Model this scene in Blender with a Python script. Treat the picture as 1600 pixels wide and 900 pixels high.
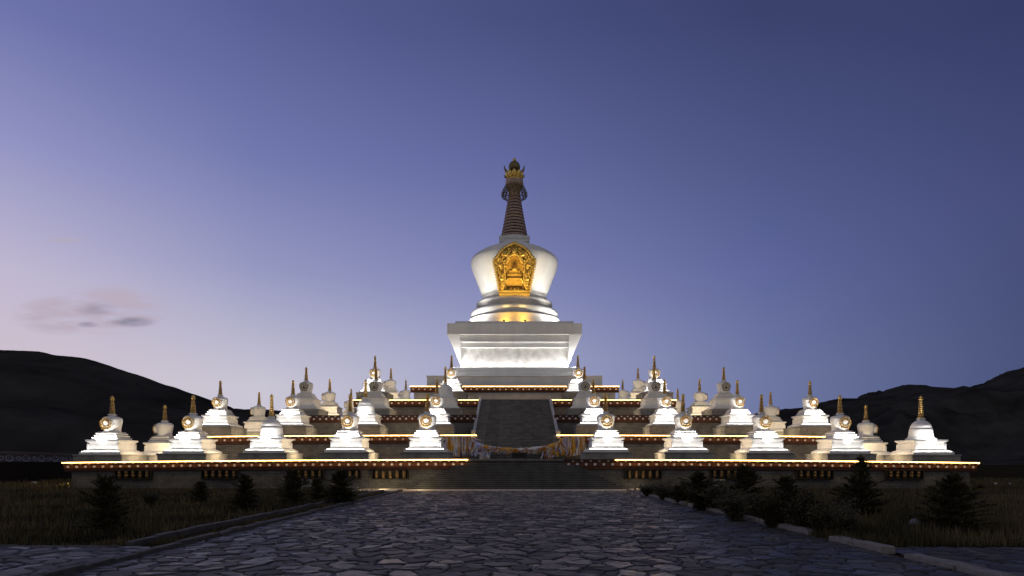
import bpy, math, random
import numpy as np
from mathutils import Vector, Matrix, noise

S = bpy.context.scene
for o in list(bpy.data.objects): bpy.data.objects.remove(o)
C = S.collection
R = math.radians
PI = math.pi
random.seed(7)

# ------------------------------------------------------------------ camera
H = 1.9                                   # eye height
cam = bpy.data.cameras.new('camera'); camo = bpy.data.objects.new('camera', cam); C.objects.link(camo)
camo.location = (0, 0, H); camo.rotation_euler = (R(90), 0, 0)
cam.sensor_width = 36; cam.lens = 36 * 1000 / 1600
cam.shift_x = -(801 - 800) / 1600; cam.shift_y = (724 - 450) / 1600
cam.clip_start = .1; cam.clip_end = 8000
S.camera = camo

# ------------------------------------------------------------------ sky
W = bpy.data.worlds.new('World'); S.world = W; W.use_nodes = True
nt = W.node_tree; nt.nodes.clear()
def wn(t, **k):
    n = nt.nodes.new(t)
    for a, b in k.items(): setattr(n, a, b)
    return n
def lnk(a, b): nt.links.new(a, b)
def wmath(op, a, b=None, c=None, clamp=False):
    n = wn('ShaderNodeMath', operation=op, use_clamp=clamp)
    for i, v in enumerate((a, b, c)):
        if v is None: continue
        if isinstance(v, (int, float)): n.inputs[i].default_value = v
        else: lnk(v, n.inputs[i])
    return n.outputs[0]
def s2l(c):
    return tuple((v / 255 / 12.92 if v / 255 <= .04045 else ((v / 255 + .055) / 1.055) ** 2.4) for v in c)
tc = wn('ShaderNodeTexCoord'); sp = wn('ShaderNodeSeparateXYZ'); lnk(tc.outputs['Generated'], sp.inputs[0])
dx, dy, dz = sp.outputs
hor = wmath('SQRT', wmath('ADD', wmath('MULTIPLY', dx, dx), wmath('MULTIPLY', dy, dy)))
hor = wmath('MAXIMUM', hor, .001)
u = wmath('DIVIDE', dx, hor)
def sine(x, y):
    v = Vector((x - 801, 1000, 724 - y)); v.normalize(); return v.z
cols = [
 (-.62, 10, [(4, (108,114,170)), (222, (146,148,194)), (422, (191,183,208)), (540, (202,190,204))]),
 (-.372, 400, [(12, (86,94,147)), (242, (113,120,173)), (422, (149,152,192)), (602, (201,197,211))]),
 (0, 760, [(26, (71,79,127)), (242, (96,103,156)), (412, (121,127,176)), (562, (156,160,196))]),
 (.37, 1200, [(12, (58,65,107)), (242, (76,85,132)), (422, (94,102,155)), (582, (109,119,161))]),
 (.62, 1590, [(12, (54,61,103)), (302, (70,77,122)), (562, (74,84,124))]),
]
prev = None; pu = None
for uu, xx, pts in cols:
    rp = wn('ShaderNodeValToRGB'); el = rp.color_ramp.elements
    data = sorted([(sine(xx, y), s2l(c)) for y, c in pts])
    data = [(0.0, data[0][1])] + data + [(1.0, (.032, .036, .075))]
    el[0].position = data[0][0]; el[0].color = (*data[0][1], 1)
    el[1].position = data[-1][0]; el[1].color = (*data[-1][1], 1)
    for p, c in data[1:-1]:
        e = el.new(p); e.color = (*c, 1)
    rp.color_ramp.interpolation = 'LINEAR'
    lnk(dz, rp.inputs[0])
    if prev is None: prev = rp.outputs[0]
    else:
        f = wn('ShaderNodeMapRange'); f.inputs[1].default_value = pu; f.inputs[2].default_value = uu
        lnk(u, f.inputs[0])
        m = wn('ShaderNodeMix', data_type='RGBA'); lnk(f.outputs[0], m.inputs[0]); lnk(prev, m.inputs[6]); lnk(rp.outputs[0], m.inputs[7])
        prev = m.outputs[2]
    pu = uu
# the eastern half of the sky (behind the viewer) is a flatter, greyer dusk
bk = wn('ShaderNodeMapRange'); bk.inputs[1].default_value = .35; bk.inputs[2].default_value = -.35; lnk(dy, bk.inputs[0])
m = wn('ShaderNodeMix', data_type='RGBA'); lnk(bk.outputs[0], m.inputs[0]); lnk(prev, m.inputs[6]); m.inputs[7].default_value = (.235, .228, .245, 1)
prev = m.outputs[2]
# clouds low in the west: soft streaks drawn out sideways
az = wmath('DIVIDE', dx, wmath('MAXIMUM', dy, .001)); elv = wmath('DIVIDE', dz, wmath('MAXIMUM', dy, .001))
cmb = wn('ShaderNodeCombineXYZ'); lnk(wmath('MULTIPLY', az, 1.0), cmb.inputs[0]); lnk(wmath('MULTIPLY', elv, 4.6), cmb.inputs[1])
def blob(cx, cy, rx, ry):
    a = wmath('DIVIDE', wmath('SUBTRACT', az, (cx - 801) / 1000), rx / 1000)
    b = wmath('DIVIDE', wmath('SUBTRACT', elv, (724 - cy) / 1000), ry / 1000)
    d = wmath('ADD', wmath('MULTIPLY', a, a), wmath('MULTIPLY', b, b))
    return wmath('SUBTRACT', 1.0, d, clamp=True)
ns = wn('ShaderNodeTexNoise'); ns.inputs['Scale'].default_value = 17; ns.inputs['Detail'].default_value = 4; lnk(cmb.outputs[0], ns.inputs['Vector'])
nr = wn('ShaderNodeMapRange'); nr.inputs[1].default_value = .3; nr.inputs[2].default_value = .56; lnk(ns.outputs[0], nr.inputs[0])
msk = wmath('MULTIPLY', wmath('MAXIMUM', blob(165, 484, 105, 42), blob(100, 492, 85, 34)), 1.5, clamp=True)
pink = wmath('MULTIPLY', wmath('MULTIPLY', msk, nr.outputs[0]), .85, clamp=True)
pink = wmath('MAXIMUM', pink, wmath('MULTIPLY', blob(100, 375, 36, 6), .55))
m = wn('ShaderNodeMix', data_type='RGBA'); lnk(pink, m.inputs[0]); lnk(prev, m.inputs[6]); m.inputs[7].default_value = (*s2l((184, 170, 186)), 1)
prev = m.outputs[2]
dk = wmath('MAXIMUM', wmath('MAXIMUM', blob(205, 503, 44, 10), blob(136, 507, 20, 6)), wmath('MULTIPLY', blob(150, 483, 38, 13), .7))
dk = wmath('MULTIPLY', wmath('MULTIPLY', wmath('POWER', dk, 1.5), .6), wmath('ADD', nr.outputs[0], .35), clamp=True)
m = wn('ShaderNodeMix', data_type='RGBA'); lnk(dk, m.inputs[0]); lnk(prev, m.inputs[6]); m.inputs[7].default_value = (*s2l((122, 120, 142)), 1)
prev = m.outputs[2]
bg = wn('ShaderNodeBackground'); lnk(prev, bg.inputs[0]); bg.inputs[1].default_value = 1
# the last physical twilight of a sun just under the horizon, to the left
sky = wn('ShaderNodeTexSky'); sky.sky_type = 'NISHITA'; sky.sun_disc = False
sky.sun_elevation = R(-4); sky.sun_rotation = R(-50)
bg2 = wn('ShaderNodeBackground'); lnk(sky.outputs[0], bg2.inputs[0]); bg2.inputs[1].default_value = .05
ad = wn('ShaderNodeAddShader'); lnk(bg.outputs[0], ad.inputs[0]); lnk(bg2.outputs[0], ad.inputs[1])
ow = wn('ShaderNodeOutputWorld'); lnk(ad.outputs[0], ow.inputs[0])

S.view_settings.view_transform = 'Standard'; S.view_settings.look = 'None'
S.view_settings.exposure = 0; S.view_settings.gamma = 1

# ------------------------------------------------------------------ helpers
def Z(ypx, Y): return H + (724 - ypx) * Y / 1000.0
def X(xpx, Y): return (xpx - 801) * Y / 1000.0

class MB:
    def __init__(s): s.v = []; s.f = []; s.m = []; s.sm = []
    def add(s, vs, fs, mi=0, smooth=False):
        b = len(s.v); s.v += [tuple(v) for v in vs]
        for f in fs: s.f.append([b + i for i in f]); s.m.append(mi); s.sm.append(smooth)
    def box(s, x0, x1, y0, y1, z0, z1, mi=0):
        s.add([(x0,y0,z0),(x1,y0,z0),(x1,y1,z0),(x0,y1,z0),(x0,y0,z1),(x1,y0,z1),(x1,y1,z1),(x0,y1,z1)],
              [(0,3,2,1),(4,5,6,7),(0,1,5,4),(1,2,6,5),(2,3,7,6),(3,0,4,7)], mi)
    def lathe(s, prof, n=32, c=(0,0,0), mi=0, smooth=True, sq=False, close=True):
        """prof: list of (radius, z). sq=True makes a square plan of half-width r."""
        vs = []; fs = []
        if sq: n = 4
        for r, z in prof:
            for i in range(n):
                a = 2 * PI * i / n + (PI / 4 if sq else 0)
                rr = r * math.sqrt(2) if sq else r
                vs.append((c[0] + rr * math.cos(a), c[1] + rr * math.sin(a), c[2] + z))
        for k in range(len(prof) - 1):
            for i in range(n):
                j = (i + 1) % n
                fs.append((k*n+i, k*n+j, (k+1)*n+j, (k+1)*n+i))
        s.add(vs, fs, mi, smooth and not sq)
        if close:
            b = len(s.v) - len(vs)
            s.f.append([b + i for i in range(n)][::-1]); s.m.append(mi); s.sm.append(False)
            s.f.append([b + (len(prof)-1)*n + i for i in range(n)]); s.m.append(mi); s.sm.append(False)
    def tube(s, pts, r, n=6, mi=0, smooth=True):
        pts = [Vector(p) for p in pts]; vs = []; fs = []
        rs = r if isinstance(r, (list, tuple)) else [r] * len(pts)
        for k, p in enumerate(pts):
            t = (pts[min(k+1, len(pts)-1)] - pts[max(k-1, 0)])
            if t.length < 1e-9: t = Vector((0,0,1))
            t.normalize()
            a = t.orthogonal().normalized() if abs(t.y) > .99 or True else None
            ref = Vector((0, 1, 0)) if abs(t.y) < .9 else Vector((0, 0, 1))
            a = t.cross(ref).normalized(); b = t.cross(a)
            for i in range(n):
                q = 2 * PI * i / n
                vs.append(p + (a * math.cos(q) + b * math.sin(q)) * rs[k])
        for k in range(len(pts) - 1):
            for i in range(n):
                j = (i + 1) % n
                fs.append((k*n+i, k*n+j, (k+1)*n+j, (k+1)*n+i))
        fs.append(tuple(range(n))); fs.append(tuple((len(pts)-1)*n + i for i in range(n))[::-1])
        s.add(vs, fs, mi, smooth)
    def prism(s, outline, y0, y1, mi=0):
        """outline in x,z extruded along y"""
        n = len(outline)
        vs = [(x, y0, z) for x, z in outline] + [(x, y1, z) for x, z in outline]
        fs = [tuple(range(n)), tuple(range(n, 2*n))[::-1]] + [(i, i+n, (i+1)%n+n, (i+1)%n) for i in range(n)]
        s.add(vs, fs, mi)
    def build(s, name, mats, parent=None, warp=None, bevel=0):
        me = bpy.data.meshes.new(name)
        vs = s.v if warp is None else [warp(v) for v in s.v]
        me.from_pydata(vs, [], s.f)
        if not isinstance(mats, (list, tuple)): mats = [mats]
        for m_ in mats: me.materials.append(m_)
        me.polygons.foreach_set('material_index', s.m)
        me.polygons.foreach_set('use_smooth', s.sm)
        me.update()
        o = bpy.data.objects.new(name, me); C.objects.link(o)
        if parent: o.parent = parent
        if bevel:
            b = o.modifiers.new('bevel', 'BEVEL'); b.width = bevel; b.segments = 1; b.limit_method = 'ANGLE'
        return o
def tag(o, label=None, cat=None, group=None, kind=None):
    if label: o['label'] = label
    if cat: o['category'] = cat
    if group: o['group'] = group
    if kind: o['kind'] = kind
    return o
def empty(name, loc=(0,0,0), rz=0):
    o = bpy.data.objects.new(name, None); C.objects.link(o); o.location = loc; o.rotation_euler = (0,0,rz)
    o.empty_display_size = .3
    return o
def copy_tree(o, parent=None):
    c = o.copy(); C.objects.link(c); c.parent = parent
    for ch in o.children: copy_tree(ch, c)
    return c

# ------------------------------------------------------------------ materials
def mat(name, col, rough=.7, metal=0, noise_amt=.15, nscale=3, bump=0, bscale=20, emis=None, spec=.5, streak=0):
    m = bpy.data.materials.new(name); m.use_nodes = True; t = m.node_tree; b = t.nodes['Principled BSDF']
    b.inputs['Roughness'].default_value = rough; b.inputs['Metallic'].default_value = metal
    b.inputs['Specular IOR Level'].default_value = spec
    tcn = t.nodes.new('ShaderNodeTexCoord')
    n = t.nodes.new('ShaderNodeTexNoise'); n.inputs['Scale'].default_value = nscale; n.inputs['Detail'].default_value = 6
    mp = t.nodes.new('ShaderNodeMapping'); t.links.new(tcn.outputs['Object'], mp.inputs[0])
    if streak: mp.inputs['Scale'].default_value = (1, 1, 1 / streak)
    t.links.new(mp.outputs[0], n.inputs['Vector'])
    mr = t.nodes.new('ShaderNodeMapRange'); mr.inputs[1].default_value = .3; mr.inputs[2].default_value = .7
    mr.inputs[3].default_value = 1 - noise_amt; mr.inputs[4].default_value = 1 + noise_amt * .6
    t.links.new(n.outputs[0], mr.inputs[0])
    mx = t.nodes.new('ShaderNodeMix'); mx.data_type = 'RGBA'; mx.blend_type = 'MULTIPLY'; mx.inputs[0].default_value = 1
    mx.inputs[6].default_value = (*col, 1); t.links.new(mr.outputs[0], mx.inputs[7]); t.links.new(mx.outputs[2], b.inputs['Base Color'])
    if bump:
        n2 = t.nodes.new('ShaderNodeTexNoise'); n2.inputs['Scale'].default_value = bscale; n2.inputs['Detail'].default_value = 5
        t.links.new(tcn.outputs['Object'], n2.inputs['Vector'])
        bp = t.nodes.new('ShaderNodeBump'); bp.inputs['Strength'].default_value = bump; bp.inputs['Distance'].default_value = .05
        t.links.new(n2.outputs[0], bp.inputs['Height']); t.links.new(bp.outputs[0], b.inputs['Normal'])
    if emis:
        b.inputs['Emission Color'].default_value = (*emis[0], 1); b.inputs['Emission Strength'].default_value = emis[1]
    return m

def brick_mat(name, c1, c2, mortar, bw=.6, bh=.22, rough=.85, scale=1, ms=.012, bump=.5):
    m = bpy.data.materials.new(name); m.use_nodes = True; t = m.node_tree; b = t.nodes['Principled BSDF']
    b.inputs['Roughness'].default_value = rough
    N = t.nodes.new; L = t.links.new
    tcn = N('ShaderNodeTexCoord'); se = N('ShaderNodeSeparateXYZ'); L(tcn.outputs['Object'], se.inputs[0])
    ge = N('ShaderNodeNewGeometry'); sn = N('ShaderNodeSeparateXYZ'); L(ge.outputs['True Normal'], sn.inputs[0])
    ab = N('ShaderNodeMath'); ab.operation = 'ABSOLUTE'; L(sn.outputs[0], ab.inputs[0])
    gt = N('ShaderNodeMath'); gt.operation = 'GREATER_THAN'; gt.inputs[1].default_value = .6; L(ab.outputs[0], gt.inputs[0])
    mxx = N('ShaderNodeMix'); L(gt.outputs[0], mxx.inputs[0]); L(se.outputs[0], mxx.inputs[2]); L(se.outputs[1], mxx.inputs[3])
    az_ = N('ShaderNodeMath'); az_.operation = 'ABSOLUTE'; L(sn.outputs[2], az_.inputs[0])
    g2 = N('ShaderNodeMath'); g2.operation = 'GREATER_THAN'; g2.inputs[1].default_value = .6; L(az_.outputs[0], g2.inputs[0])
    mzz = N('ShaderNodeMix'); L(g2.outputs[0], mzz.inputs[0]); L(se.outputs[2], mzz.inputs[2]); L(se.outputs[1], mzz.inputs[3])
    cb = N('ShaderNodeCombineXYZ'); L(mxx.outputs[0], cb.inputs[0]); L(mzz.outputs[0], cb.inputs[1])
    br = N('ShaderNodeTexBrick'); L(cb.outputs[0], br.inputs[0])
    br.inputs['Color1'].default_value = (*c1, 1); br.inputs['Color2'].default_value = (*c2, 1); br.inputs['Mortar'].default_value = (*mortar, 1)
    br.inputs['Scale'].default_value = scale; br.inputs['Brick Width'].default_value = bw; br.inputs['Row Height'].default_value = bh
    br.inputs['Mortar Size'].default_value = ms; br.inputs['Bias'].default_value = 0
    n = N('ShaderNodeTexNoise'); n.inputs['Scale'].default_value = 1.3; n.inputs['Detail'].default_value = 8; L(tcn.outputs['Object'], n.inputs['Vector'])
    mr = N('ShaderNodeMapRange'); mr.inputs[1].default_value = .3; mr.inputs[2].default_value = .7; mr.inputs[3].default_value = .65; mr.inputs[4].default_value = 1.2
    L(n.outputs[0], mr.inputs[0])
    mx = N('ShaderNodeMix'); mx.data_type = 'RGBA'; mx.blend_type = 'MULTIPLY'; mx.inputs[0].default_value = 1
    L(br.outputs[0], mx.inputs[6]); L(mr.outputs[0], mx.inputs[7]); L(mx.outputs[2], b.inputs['Base Color'])
    n2 = N('ShaderNodeTexNoise'); n2.inputs['Scale'].default_value = 14; n2.inputs['Detail'].default_value = 5; L(tcn.outputs['Object'], n2.inputs['Vector'])
    sb = N('ShaderNodeMath'); sb.operation = 'SUBTRACT'; L(n2.outputs[0], sb.inputs[0]); L(br.outputs['Fac'], sb.inputs[1])
    bp = N('ShaderNodeBump'); bp.inputs['Strength'].default_value = bump; bp.inputs['Distance'].default_value = .03; L(sb.outputs[0], bp.inputs['Height']); L(bp.outputs[0], b.inputs['Normal'])
    return m

def emit_mat(name, col, s):
    m = bpy.data.materials.new(name); m.use_nodes = True; t = m.node_tree; t.nodes.clear()
    e = t.nodes.new('ShaderNodeEmission'); e.inputs[0].default_value = (*col, 1); e.inputs[1].default_value = s
    o = t.nodes.new('ShaderNodeOutputMaterial'); t.links.new(e.outputs[0], o.inputs[0]); return m

white = mat('whitewash', (.80, .79, .77), .75, noise_amt=.1, nscale=1.6, bump=.15, bscale=18, streak=3)
bigwhite = mat('white_painted_stone', (.80, .80, .79), .78, noise_amt=.13, nscale=.5, bump=.06, bscale=6, streak=4)
marble = mat('veined_marble', (.62, .61, .59), .5, noise_amt=.32, nscale=1.1, bump=.1, bscale=5)
gold = mat('gilded_metal', (.86, .60, .15), .42, .45, .25, 4)
gold_dk = mat('shadowed_gilding', (.30, .17, .03), .5, .4, .3, 4)  # shade of the gaps behind the relief put into the gold colour
gold_mid = mat('matt_gilding', (.62, .37, .07), .5, .4, .3, 3)
goldb = mat('bright_gilded_metal', (.86, .60, .17), .35, .6, .2, 9)
bronze = mat('weathered_copper', (.42, .31, .26), .5, .15, .3, 2)
bronze_groove = mat('copper_groove', (.06, .035, .03), .7, .2, .3, 2)
bronze_dk = mat('dark_gilt_bronze', (.20, .165, .075), .42, .7, .3, 5)
brass = mat('ringed_brass', (.68, .44, .15), .4, .6, .25, 8)
brass_dk = mat('dark_brass_groove', (.10, .06, .025), .6, .4, .25, 8)
maroon = mat('maroon_paint', (.13, .046, .024), .8, 0, .3, 4, bump=.3, bscale=30)
maroon_dk = mat('dark_maroon_wood', (.07, .025, .02), .7, 0, .3, 4)
dotm = mat('white_paint_dots', (.72, .72, .74), .7, 0, .1, 9)
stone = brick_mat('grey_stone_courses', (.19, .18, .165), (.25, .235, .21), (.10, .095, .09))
paleplaster = mat('pale_render', (.5, .49, .47), .85, 0, .15, 1.2, bump=.1, bscale=12, streak=2)
plinthm = brick_mat('plinth_stone', (.27, .26, .235), (.32, .305, .275), (.17, .165, .16), bw=1.1, bh=.45)
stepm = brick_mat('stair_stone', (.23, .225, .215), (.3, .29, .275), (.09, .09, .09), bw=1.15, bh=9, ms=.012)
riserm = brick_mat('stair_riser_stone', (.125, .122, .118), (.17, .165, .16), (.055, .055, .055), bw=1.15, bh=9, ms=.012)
floorm = mat('terrace_paving', (.2, .19, .18), .8, 0, .3, 2)
led = emit_mat('warm_light_strip', (1.0, .53, .13), 13.0)
def _led():
    t = led.node_tree; N = t.nodes.new; L = t.links.new; tcn = N('ShaderNodeTexCoord')
    n = N('ShaderNodeTexNoise'); n.inputs['Scale'].default_value = 1.1; n.inputs['Detail'].default_value = 4; L(tcn.outputs['Object'], n.inputs['Vector'])
    mr = N('ShaderNodeMapRange'); mr.inputs[1].default_value = .3; mr.inputs[2].default_value = .7; mr.inputs[3].default_value = 9; mr.inputs[4].default_value = 18; L(n.outputs[0], mr.inputs[0])
    e = [x for x in t.nodes if x.type == 'EMISSION'][0]; L(mr.outputs[0], e.inputs[1])
_led()
stargold = mat('openwork_gilding', (.36, .20, .03), .45, .35, .3, 9)
stone_low = brick_mat('dark_lower_courses', (.115, .112, .108), (.15, .145, .138), (.06, .058, .056))  # darker tone of the grey courses, for the lowest wall
darkm = mat('dark_recess', (.02, .018, .015), .8)
wheelm = mat('aged_brass_wheel', (.22, .14, .06), .45, .4, .3, 14)
granite = mat('granite_kerb', (.055, .054, .055), .75, 0, .35, 5, bump=.5, bscale=25)
granite_pale = mat('pale_granite_kerb', (.20, .19, .18), .75, 0, .3, 5, bump=.5, bscale=25)
railm = mat('pale_railing_stone', (.42, .42, .44), .75)
lampm = mat('black_lamp_body', (.03, .03, .03), .5)

# ------------------------------------------------------------------ lamps of the place, and added fill lights
def area_light(name, loc, size, size_y, energy, col, direction):
    l = bpy.data.lights.new(name, 'AREA'); l.shape = 'RECTANGLE'; l.size = size; l.size_y = size_y; l.energy = energy; l.color = col
    o = bpy.data.objects.new(name, l); C.objects.link(o); o.location = loc
    o.rotation_euler = Vector(direction).to_track_quat('-Z', 'Y').to_euler()
    return o
def point_light(name, loc, energy, col, r=.08):
    l = bpy.data.lights.new(name, 'POINT'); l.energy = energy; l.color = col; l.shadow_soft_size = r
    o = bpy.data.objects.new(name, l); C.objects.link(o); o.location = loc; return o
def spot_light(name, loc, target, energy, col, angle, blend=.5, r=.1):
    l = bpy.data.lights.new(name, 'SPOT'); l.energy = energy; l.color = col; l.spot_size = R(angle); l.spot_blend = blend; l.shadow_soft_size = r
    o = bpy.data.objects.new(name, l); C.objects.link(o); o.location = loc
    o.rotation_euler = (Vector(target) - Vector(loc)).to_track_quat('-Z', 'Y').to_euler()
    return o
WARM = (1, .76, .46); COOLW = (1, .97, .93)

# ------------------------------------------------------------------ ground
AX, CY = .25, 93.8      # axis and centre of the monument

def ground_mat():
    m = bpy.data.materials.new('dry_steppe_soil'); m.use_nodes = True; t = m.node_tree; b = t.nodes['Principled BSDF']; b.inputs['Roughness'].default_value = 1; b.inputs['Specular IOR Level'].default_value = 0
    N = t.nodes.new; L = t.links.new; tcn = N('ShaderNodeTexCoord')
    n = N('ShaderNodeTexNoise'); n.inputs['Scale'].default_value = .35; n.inputs['Detail'].default_value = 9; L(tcn.outputs['Object'], n.inputs['Vector'])
    r = N('ShaderNodeValToRGB'); r.color_ramp.elements[0].position = .35; r.color_ramp.elements[0].color = (.016, .015, .009, 1)
    r.color_ramp.elements[1].position = .7; r.color_ramp.elements[1].color = (.045, .036, .02, 1); L(n.outputs[0], r.inputs[0]); L(r.outputs[0], b.inputs['Base Color'])
    n2 = N('ShaderNodeTexNoise'); n2.inputs['Scale'].default_value = 6; n2.inputs['Detail'].default_value = 8; L(tcn.outputs['Object'], n2.inputs['Vector'])
    bp = N('ShaderNodeBump'); bp.inputs['Distance'].default_value = .1; L(n2.outputs[0], bp.inputs['Height']); L(bp.outputs[0], b.inputs['Normal'])
    return m
g = MB(); g.add([(-4000,-500,0),(4000,-500,0),(4000,6000,0),(-4000,6000,0)], [(0,1,2,3)])
tag(g.build('ground', ground_mat()), kind='structure')

def slab_mat():
    m = bpy.data.materials.new('split_stone_paving'); m.use_nodes = True; t = m.node_tree; b = t.nodes['Principled BSDF']
    N = t.nodes.new; L = t.links.new; tcn = N('ShaderNodeTexCoord')
    at = N('ShaderNodeAttribute'); at.attribute_name = 'stone'; se = N('ShaderNodeSeparateColor'); L(at.outputs['Color'], se.inputs[0])
    r = N('ShaderNodeValToRGB'); e0, e1 = r.color_ramp.elements; e0.position = 0; e0.color = (.028, .026, .026, 1); e1.position = 1; e1.color = (.095, .088, .074, 1)
    e = r.color_ramp.elements.new(.45); e.color = (.042, .040, .038, 1); e = r.color_ramp.elements.new(.85); e.color = (.068, .064, .058, 1)
    L(se.outputs[0], r.inputs[0])
    n = N('ShaderNodeTexNoise'); n.inputs['Scale'].default_value = 5; n.inputs['Detail'].default_value = 9; n.inputs['Roughness'].default_value = .65; L(tcn.outputs['Object'], n.inputs['Vector'])
    mr = N('ShaderNodeMapRange'); mr.inputs[1].default_value = .3; mr.inputs[2].default_value = .7; mr.inputs[3].default_value = .5; mr.inputs[4].default_value = 1.35; L(n.outputs[0], mr.inputs[0])
    mx = N('ShaderNodeMix'); mx.data_type = 'RGBA'; mx.blend_type = 'MULTIPLY'; mx.inputs[0].default_value = 1; L(r.outputs[0], mx.inputs[6]); L(mr.outputs[0], mx.inputs[7])
    mg = N('ShaderNodeMix'); mg.data_type = 'RGBA'; L(se.outputs[1], mg.inputs[0]); mg.inputs[6].default_value = (.012, .011, .01, 1); L(mx.outputs[2], mg.inputs[7]); L(mg.outputs[2], b.inputs['Base Color'])
    rr = N('ShaderNodeMapRange'); rr.inputs[3].default_value = .36; rr.inputs[4].default_value = .7; L(se.outputs[2], rr.inputs[0]); L(rr.outputs[0], b.inputs['Roughness'])
    b.inputs['Specular IOR Level'].default_value = .5
    n3 = N('ShaderNodeTexNoise'); n3.inputs['Scale'].default_value = 9; n3.inputs['Detail'].default_value = 8; n3.inputs['Roughness'].default_value = .7; L(tcn.outputs['Object'], n3.inputs['Vector'])
    bp = N('ShaderNodeBump'); bp.inputs['Strength'].default_value = 1; bp.inputs['Distance'].default_value = .025; L(n3.outputs[0], bp.inputs['Height']); L(bp.outputs[0], b.inputs['Normal'])
    return m
slabm = slab_mat()
def flagstones(name, x0, x1, y0, y1, base, nx, ny, cell, seed):
    """crazy paving: irregular split slabs at slightly different heights with sunken joints, as real relief"""
    rs = np.random.RandomState(seed)
    xs = np.linspace(x0, x1, nx); ys = y0 * (y1 / y0) ** np.linspace(0, 1, ny)
    GX, GY = np.meshgrid(xs, ys)
    def wob(a, b, f, ph): return np.sin(a * f + ph) * np.cos(b * f * 1.3 - ph) + .5 * np.sin(a * f * 2.3 - b * f * 1.7 + ph * 2)
    px = GX + .07 * wob(GX, GY, 2.7, 1.0) + .03 * wob(GX, GY, 9.1, 3); py = GY + .07 * wob(GY, GX, 2.9, 2.0) + .03 * wob(GX, GY, 8.3, .4)
    # joints seed grid
    cx0, cy0 = x0 - 3 * cell, y0 - 3 * cell
    ncx, ncy = int((x1 - cx0) / cell) + 5, int((y1 - cy0) / cell) + 5
    sx = cx0 + (np.arange(ncx)[None, :] + rs.uniform(-.48, .48, (ncy, ncx))) * cell
    sy = cy0 + (np.arange(ncy)[:, None] + rs.uniform(-.48, .48, (ncy, ncx))) * cell
    wgt = rs.uniform(-.05, .07, (ncy, ncx)) * cell * cell * 3
    rnd_ = rs.random_sample((ncy, ncx, 5))
    ix = np.floor((px - cx0) / cell + .5).astype(int); iy = np.floor((py - cy0) / cell + .5).astype(int)
    d1 = np.full(px.shape, 1e9); d2 = np.full(px.shape, 1e9); bi = np.zeros(px.shape, int); bj = np.zeros(px.shape, int)
    b1x = np.zeros(px.shape); b1y = np.zeros(px.shape); b2x = np.zeros(px.shape); b2y = np.zeros(px.shape)
    for dj in (-2, -1, 0, 1, 2):
        for di in (-2, -1, 0, 1, 2):
            jj = np.clip(iy + dj, 0, ncy - 1); ii = np.clip(ix + di, 0, ncx - 1)
            qx, qy = sx[jj, ii], sy[jj, ii]; d = (px - qx) ** 2 + (py - qy) ** 2 - wgt[jj, ii]
            m1 = d < d1; m2 = (~m1) & (d < d2)
            d2 = np.where(m1, d1, np.where(m2, d, d2)); b2x = np.where(m1, b1x, np.where(m2, qx, b2x)); b2y = np.where(m1, b1y, np.where(m2, qy, b2y))
            d1 = np.where(m1, d, d1); b1x = np.where(m1, qx, b1x); b1y = np.where(m1, qy, b1y); bi = np.where(m1, ii, bi); bj = np.where(m1, jj, bj)
    edge = (d2 - d1) / (2 * np.sqrt((b2x - b1x) ** 2 + (b2y - b1y) ** 2) + 1e-6)
    w = .017 + GY * .0009
    g = np.clip((edge - w * .35) / (w * .9), 0, 1); g = g * g * (3 - 2 * g)
    r = rnd_[bj, bi]
    z = base + .012 * (r[..., 1] - .5) * 2 + ((px - b1x) * (r[..., 2] - .5) + (py - b1y) * (r[..., 3] - .5)) * .075 + .004 * wob(GX, GY, 13, r[..., 0] * 6)
    z = z * g + (base - .035) * (1 - g)
    z = np.maximum(z, base - .04) + .004
    co = np.stack([GX, GY, z], -1).reshape(-1, 3)
    me = bpy.data.meshes.new(name); me.vertices.add(len(co)); me.vertices.foreach_set('co', co.reshape(-1))
    a = (np.arange(ny - 1)[:, None] * nx + np.arange(nx - 1)[None, :]).reshape(-1)
    q = np.stack([a, a + 1, a + nx + 1, a + nx], 1).astype(np.int32)
    me.loops.add(q.size); me.loops.foreach_set('vertex_index', q.reshape(-1)); me.polygons.add(len(q)); me.polygons.foreach_set('loop_start', (np.arange(len(q)) * 4).astype(np.int32))
    me.polygons.foreach_set('use_smooth', np.ones(len(q), bool)); me.update(calc_edges=True); me.validate()
    ca = me.color_attributes.new('stone', 'FLOAT_COLOR', 'POINT')
    col = np.stack([r[..., 4], g, r[..., 0], np.ones_like(g)], -1).reshape(-1).astype(np.float32); ca.data.foreach_set('color', col)
    me.materials.append(slabm)
    o = bpy.data.objects.new(name, me); C.objects.link(o); return tag(o, kind='structure')
flagstones('plaza_paving', -7.45, 7.7, 7.0, 43.3, .035, 600, 960, .43, 3)
flagstones('side_path', -26, -7.7, 7.0, 14.3, .03, 420, 200, .43, 8)
flagstones('side_path', 8.0, 26, 7.0, 14.3, .03, 420, 200, .43, 9)
p = MB(); p.add([(-7.45,-6,.03),(7.7,-6,.03),(7.7,7.0,.03),(-7.45,7.0,.03)], [(0,1,2,3)])
tag(p.build('near_paving', mat('plain_paving', (.09, .09, .09), .8)), kind='structure')
palepave = brick_mat('pale_paving', (.56, .50, .40), (.62, .55, .44), (.3, .27, .22), bw=.8, bh=.8, ms=.01)
p = MB(); p.add([(-11.2,43.3,.012),(9.7,43.3,.012),(9.7,49.0,.012),(-11.2,49.0,.012)], [(0,1,2,3)])
tag(p.build('stair_forecourt', palepave), kind='structure')

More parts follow.
